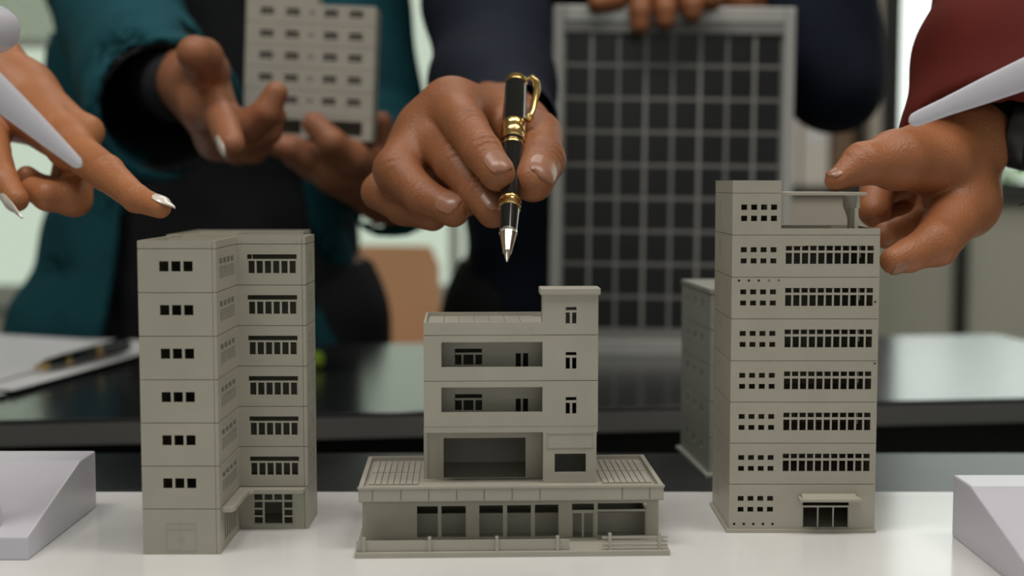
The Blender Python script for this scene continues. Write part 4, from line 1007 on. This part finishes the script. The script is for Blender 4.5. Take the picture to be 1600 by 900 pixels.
cre = knuckles(pin, (.1, -.75, .65), .60) + knuckles(pmi, (.1, -.75, .65), .60) + knuckles(pri, (-.2, -.8, .55), .25) + knuckles(pth, (.65, -.7, .2), .45, (2,))
hand2 = Hand([(wr_, pin[0]), (wr_, pmi[0]), (wr_, pri[0]), (wr_, ppi[0]), (pin[0], pmi[0]), (pmi[0], ppi[0]), (wr_, pth[1]), (pth[0], pin[0]), (pmi[0], pri[1]), (J9(668, 286, 748, 13), J9(722, 306, 738, 11))], [pin, pmi, pri, ppi, pth], [wr_, arm_pt(el_, 25)], cre)
wrb = J(1105, -38, 1262, 25); elb = J(1302, 122, 1290, 40); shb = (250., 1330., 440., 68.)
kn = [J(985 + 24 * k, -22, 1225, 11) for k in range(4)]
hf = []
for k, (tx, ty) in enumerate(((1000, 40), (1040, 32), (1082, 20), (1112, -2))):
    hf.append([J(1003 + 28 * k, -30, 1225, 11.5), J(1001 + 30 * k + (2 if k else 0), -18, 1190, 9.8), J(tx, ty * .45, 1178, 9), J(tx, ty, 1177, 8)])
hth = [J(1060, -25, 1245, 14), J(1000, -14, 1225, 12), J(962, 0, 1200, 10.4), J(934, 5, 1190, 8.8)]
hand2b = Hand([(wrb, hf[k][0]) for k in range(4)] + [(hf[0][0], hf[3][0]), (wrb, hth[1])], hf + [hth], [wrb, arm_pt(elb, 38)])
z2 = np.array([-80., 40, 150, 300, 420, 480, 530]); cx2 = np.full(7, 100.); cy2 = np.array([1480., 1468, 1450, 1412, 1350, 1320, 1300]); a2 = np.array([150., 142, 145, 168, 180, 160, 75]); b2 = np.array([105., 100, 98, 105, 100, 85, 60])
legs2 = [[(100 + s * 82, 1480., 0., 86), (100 + s * 88, 1470., -330., 64), (100 + s * 92, 1490., -680., 40), (100 + s * 96, 1430., -722., 27)] for s in (-1, 1)]
bf2 = body_f(z2, cx2, cy2, a2, b2, (100., 1225., 720.), [[arm_pt(sh_, 50), arm_pt(el_, 27)], [shb, arm_pt(elb, 42)]], legs2)
V2 = nets(bf2, (-160, 1000, TB - 3), (380, 1640, 850), 9., 'body')
p2 = person(O2, 'person in a navy suit pointing a pen and steadying the solar panel', [V2, hand2.mesh(.85), hand2b.mesh(1.4)], 'skin_brown')
o2 = np.array(O2)
nail(p2, o2, pin, (.35, -.85, .25), width=.80, back=.42)
nail(p2, o2, pmi, (.45, -.85, .1), width=.78, back=.4)
nail(p2, o2, pri, (.35, -.9, .2), width=.75, back=.4)
nail(p2, o2, pth, (.25, -.95, .1), width=.78, back=.45)
def jacket2(P):
    zz = np.array([-190., -60, 40, 150, 300, 420, 490, 535]); aa = np.array([165., 160, 150, 152, 176, 190, 172, 84]); bb = np.array([122., 118, 112, 110, 116, 112, 98, 70]); cx = np.full(8, 100.); cy = np.array([1490., 1482, 1468, 1450, 1412, 1350, 1320, 1300])
    d = loft(P, zz, cx, cy, aa, bb)
    q = np.maximum(np.abs(P[:, 0] - 100) - np.interp(P[:, 2], [120, 480], [0.5, 60]), P[:, 1] - 1330); d = np.maximum(d, -np.maximum(q, 120 - P[:, 2]))
    for S, E, Cf, r0, r1, r2 in ((sh_, el_, J(801, 206, 792, 0), 62, 42, 24.5), (shb, elb, J(1150, -10, 1268, 0), 76, 46, 40)):
        s_ = chain(P, [arm_pt(S, r0), arm_pt(E, r1), arm_pt(Cf, r2)], 12.); u = unit(np.array(Cf[:3]) - np.array(E[:3])); t = (P - np.asarray(Cf[:3], np.float32)) @ u.astype(np.float32); s_ = np.maximum(s_, t)
        hol = caps(P, np.array(E[:3]) * .25 + np.array(Cf[:3]) * .75, np.array(Cf[:3]) + u * 50, r2 - 6, r2 - 4)
        d = np.maximum(smin(d, s_, 22), -hol)
    return d + wr(P, 2.6, 30., 1.)
jk2 = sub_mesh('suit_jacket', jacket2, (-190, 800, -205), (410, 1640, 560), 4.5, 'navy_cloth', p2, o2)
sub_mesh('shirt', lambda P: loft(P, z2, cx2, cy2, a2 + 4, b2 + 4), (-160, 1150, -90), (360, 1620, 545), 9., 'black_cloth', p2, o2)
def tr2(P):
    d = loft(P, np.array([-230., -100, 0, 60]), np.array([100.] * 4), np.array([1480.] * 4), np.array([158., 160, 155, 146]), np.array([110., 114, 110, 104]))
    for l in legs2: d = smin(d, chain(P, [(l[0][0], l[0][1], l[0][2], 94), (l[1][0], l[1][1], l[1][2], 78), (l[2][0], l[2][1], l[2][2] + 25, 66)], 10), 20)
    return d
sub_mesh('trousers', tr2, (-120, 1320, TB + 5), (340, 1640, 80), 8., 'charcoal_cloth', p2, o2)
sub_mesh('hair', hair(100., 1225., 720., False), (-20, 1100, 560), (220, 1360, 860), 8., 'hair', p2, o2)

# ---- woman at the left edge (only her pointing hand and forearm are in frame)
O3 = (-850., 900., TB)
w3h = JP(30, 156, 740, 52); e3 = (-440., 785., 375., 33.); s3 = (-710., 870., 530., 50.)
ix3 = [JP(112, 230, 690, 31), JP(166, 270, 650, 28), JP(213, 310, 628, 21.5), JP(250, 324, 616, 17.5)]
mi3 = [JP(136, 206, 715, 20), JP(116, 311, 690, 27), JP(74, 306, 684, 23), JP(52, 296, 690, 20)]
ri3 = [JP(126, 222, 742, 21), JP(104, 298, 728, 23), JP(62, 292, 715, 19), JP(42, 276, 708, 17)]
pk3 = [JP(108, 236, 760, 20), JP(96, 292, 752, 20), JP(70, 296, 745, 18), JP(54, 290, 745, 16)]
th3 = [JP(-18, 186, 735, 34), JP(-8, 236, 700, 23), JP(6, 282, 682, 22), JP(26, 312, 672, 19)]
cre3 = knuckles(ix3, (.35, -.55, .75), .28)
hand3 = Hand([(w3h, ix3[0]), (w3h, mi3[0]), (w3h, ri3[0]), (w3h, pk3[0]), (ix3[0], mi3[0]), (w3h, th3[0])], [ix3, mi3, ri3, pk3, th3], [w3h, e3], cre3, kf=4., kp=7.)
z3 = np.array([-80., 40, 150, 300, 440, 560, 610]); cx3 = np.full(7, -850.); cy3 = np.full(7, 900.); a3 = np.array([155., 140, 125, 140, 150, 130, 70]); b3 = np.array([100., 95, 88, 100, 95, 80, 55])
legs3 = [[(-850 + s * 80, 905., 0., 82), (-850 + s * 84, 900., -330., 60), (-850 + s * 86, 915., -680., 36), (-850 + s * 90, 860., -722., 25)] for s in (-1, 1)]
bf3 = body_f(z3, cx3, cy3, a3, b3, (-830., 870., 790.), [[s3, e3]], legs3)
V3 = nets(bf3, (-1060, 690, TB - 3), (-400, 1070, 940), 9., 'body')
p3 = person(O3, 'person at the left edge pointing a white-nailed finger down', [V3, hand3.mesh(.95)], 'skin_tan')
o3 = np.array(O3)
nail(p3, o3, ix3, (.5, -.42, .76), 'nail_white', width=.85, back=.35, over=7.5, taper=.93, lift=.3)
nail(p3, o3, th3, (-.35, -.6, -.65), 'nail_white', width=.95, back=.5, over=9., taper=.5, lift=.3)
sub_mesh('top', lambda P: np.minimum(loft(P, z3, cx3, cy3, a3 + 6, b3 + 6), chain(P, [arm_pt(s3, 62), (-620., 840., 440., 54)], 5)), (-1040, 700, -90), (-540, 1050, 625), 8., 'cream_cloth', p3, o3)
def tr3(P):
    d = loft(P, np.array([-230., -100, 0, 40]), np.full(4, -850.), np.full(4, 905.), np.array([158., 162, 156, 150]), np.array([105., 108, 106, 102]))
    for l in legs3: d = smin(d, chain(P, [(l[0][0], l[0][1], l[0][2], 90), (l[1][0], l[1][1], l[1][2], 72), (l[2][0], l[2][1], l[2][2] + 25, 58)], 10), 20)
    return d
sub_mesh('trousers', tr3, (-1070, 770, TB + 5), (-630, 1040, 60), 9., 'charcoal_cloth', p3, o3)
sub_mesh('hair', hair(-830., 870., 790., True), (-980, 750, 500), (-680, 1010, 930), 9., 'hair', p3, o3)

# ---- man at the right edge (hand on the tall tower, wrist watch, maroon sleeve)
O4 = (720., 915., TB)
w4 = JP(1510, 216, 662, 52); e4 = (370., 790., 360., 38.); s4 = (600., 850., 580., 62.)
t4 = [JP(1466, 256, 640, 50), JP(1400, 250, 618, 42), JP(1348, 256, 604, 33), JP(1306, 282, 597, 17.5)]
i4 = [JP(1506, 316, 645, 48), JP(1462, 380, 610, 36), JP(1420, 399, 601, 26), JP(1396, 407, 597, 21.5)]
m4 = [JP(1492, 290, 680, 44), JP(1446, 350, 668, 27), JP(1408, 364, 655, 24), JP(1384, 368, 645, 21)]
r4 = [JP(1470, 262, 702, 42), JP(1432, 318, 735, 32), JP(1400, 345, 715, 28), JP(1376, 345, 694, 22)]
k4 = [JP(1450, 250, 715, 40), JP(1405, 280, 716, 30), JP(1371, 300, 690, 27), JP(1366, 330, 672, 25)]
cre4 = knuckles(i4, (.55, -.6, -.6), .25, (1,)) + knuckles(t4, (-.1, -.5, .85), .30, (2,)) + [(np.array(t4[0][:3]) + np.array((-4., -17, 2)), unit((-.8, -.2, -.5)), 7., .25, 2.6)]
hand4 = Hand([(w4, t4[0]), (w4, i4[0]), (w4, m4[0]), (w4, r4[0]), (w4, k4[0]), (i4[0], m4[0]), (m4[0], k4[0]), (JP(1446, 232, 650, 42), t4[1])], [t4, i4, m4, r4, k4], [w4, e4], cre4)
z4 = np.array([-80., 40, 150, 300, 440, 620, 690]); cx4 = np.full(7, 735.); cy4 = np.full(7, 915.); a4 = np.array([165., 155, 158, 172, 185, 165, 75]); b4 = np.array([110., 105, 104, 112, 108, 90, 60])
legs4 = [[(735 + s * 84, 915., 0., 90), (735 + s * 88, 910., -330., 66), (735 + s * 92, 925., -680., 42), (735 + s * 96, 870., -722., 28)] for s in (-1, 1)]
bf4 = body_f(z4, cx4, cy4, a4, b4, (720., 880., 870.), [[s4, e4]], legs4)
V4 = nets(bf4, (310, 690, TB - 3), (970, 1100, 1010), 9., 'body')
p4 = person(O4, 'person at the right edge in a maroon sleeve gripping the tall tower', [V4, hand4.mesh(.95)], 'skin_man')
o4 = np.array(O4)
nail(p4, o4, t4, (-.25, -.35, .9), width=.8, back=.45)
nail(p4, o4, i4, (.2, -.6, -.75), width=.75, back=.4)
C4 = J(1568, 196, 668, 0)
def shirt4(P):
    d = loft(P, z4, cx4, cy4, a4 + 8, b4 + 8)
    s_ = chain(P, [arm_pt(s4, 80), arm_pt(e4, 60), J(1625, 0, 700, 47), J(1588, 110, 672, 45), J(1566, 230, 655, 44), J(1560, 320, 650, 44)], 12.)
    c = np.array(J(1530, 180, 642, 0)[:3], np.float32); nrm = unit((-.10, -.60, -.79)).astype(np.float32); t = (P - c) @ nrm
    s_ = np.maximum(s_, t); hol = caps(P, J(1600, 60, 690, 0)[:3], J(1558, 380, 645, 0)[:3], 36, 41.5)
    return np.maximum(np.minimum(d, s_), -hol) + wr(P, 1.5, 20., .4)
sub_mesh('shirt', shirt4, (120, 560, -90), (960, 1060, 720), 3.4, 'maroon_cloth', p4, o4)
def tr4(P):
    d = loft(P, np.array([-230., -100, 0, 40]), np.full(4, 735.), np.full(4, 915.), np.array([170., 172, 168, 162]), np.array([116., 118, 116, 112]))
    for l in legs4: d = smin(d, chain(P, [(l[0][0], l[0][1], l[0][2], 98), (l[1][0], l[1][1], l[1][2], 80), (l[2][0], l[2][1], l[2][2] + 25, 66)], 10), 20)
    return d
sub_mesh('trousers', tr4, (500, 770, TB + 5), (970, 1070, 60), 9., 'charcoal_cloth', p4, o4)
sub_mesh('hair', hair(720., 880., 870., False), (600, 760, 700), (840, 1020, 1010), 9., 'hair', p4, o4)
# watch
u4 = unit(np.array(e4[:3]) - np.array(w4[:3])); wc = np.array(w4[:3]) + u4 * 15
wt = thing('wrist_watch', tuple(wc), 'black wrist watch on the wrist of the person in maroon', 'watch')
zax = Vector(u4); ring = MB(); seg = 40; vs = []; fs = []
xa_ = zax.orthogonal().normalized(); ya_ = zax.cross(xa_)
for k in range(seg):
    t = 2 * math.pi * k / seg; rd = xa_ * math.cos(t) + ya_ * math.sin(t)
    for rr, hh in ((18., -10), (20.5, -9), (20.5, 9), (18., 10)): vs.append(rd * rr + zax * hh)
for k in range(seg):
    k2 = (k + 1) % seg
    for j in range(4): fs.append((k*4 + j, k2*4 + j, k2*4 + (j+1) % 4, k*4 + (j+1) % 4))
part('strap', ring.add(vs, fs), 'watch_black', wt, True, autosm=40)
fd = (Vector((.80, -.55, -.25)) - zax * Vector((.80, -.55, -.25)).dot(zax)).normalized()
part('watch_case', MB().lathe(fd * 18.5, fd * 32, [(0, 18), (1.5, 19.5), (8, 19.5), (9.5, 18.5), (10, 17)], 40), 'watch_black', wt, True)
part('watch_face', MB().lathe(fd * 28.52, fd * 32, [(0, 16.8), (.3, 16.6)], 40), 'watch_dial', wt, True)
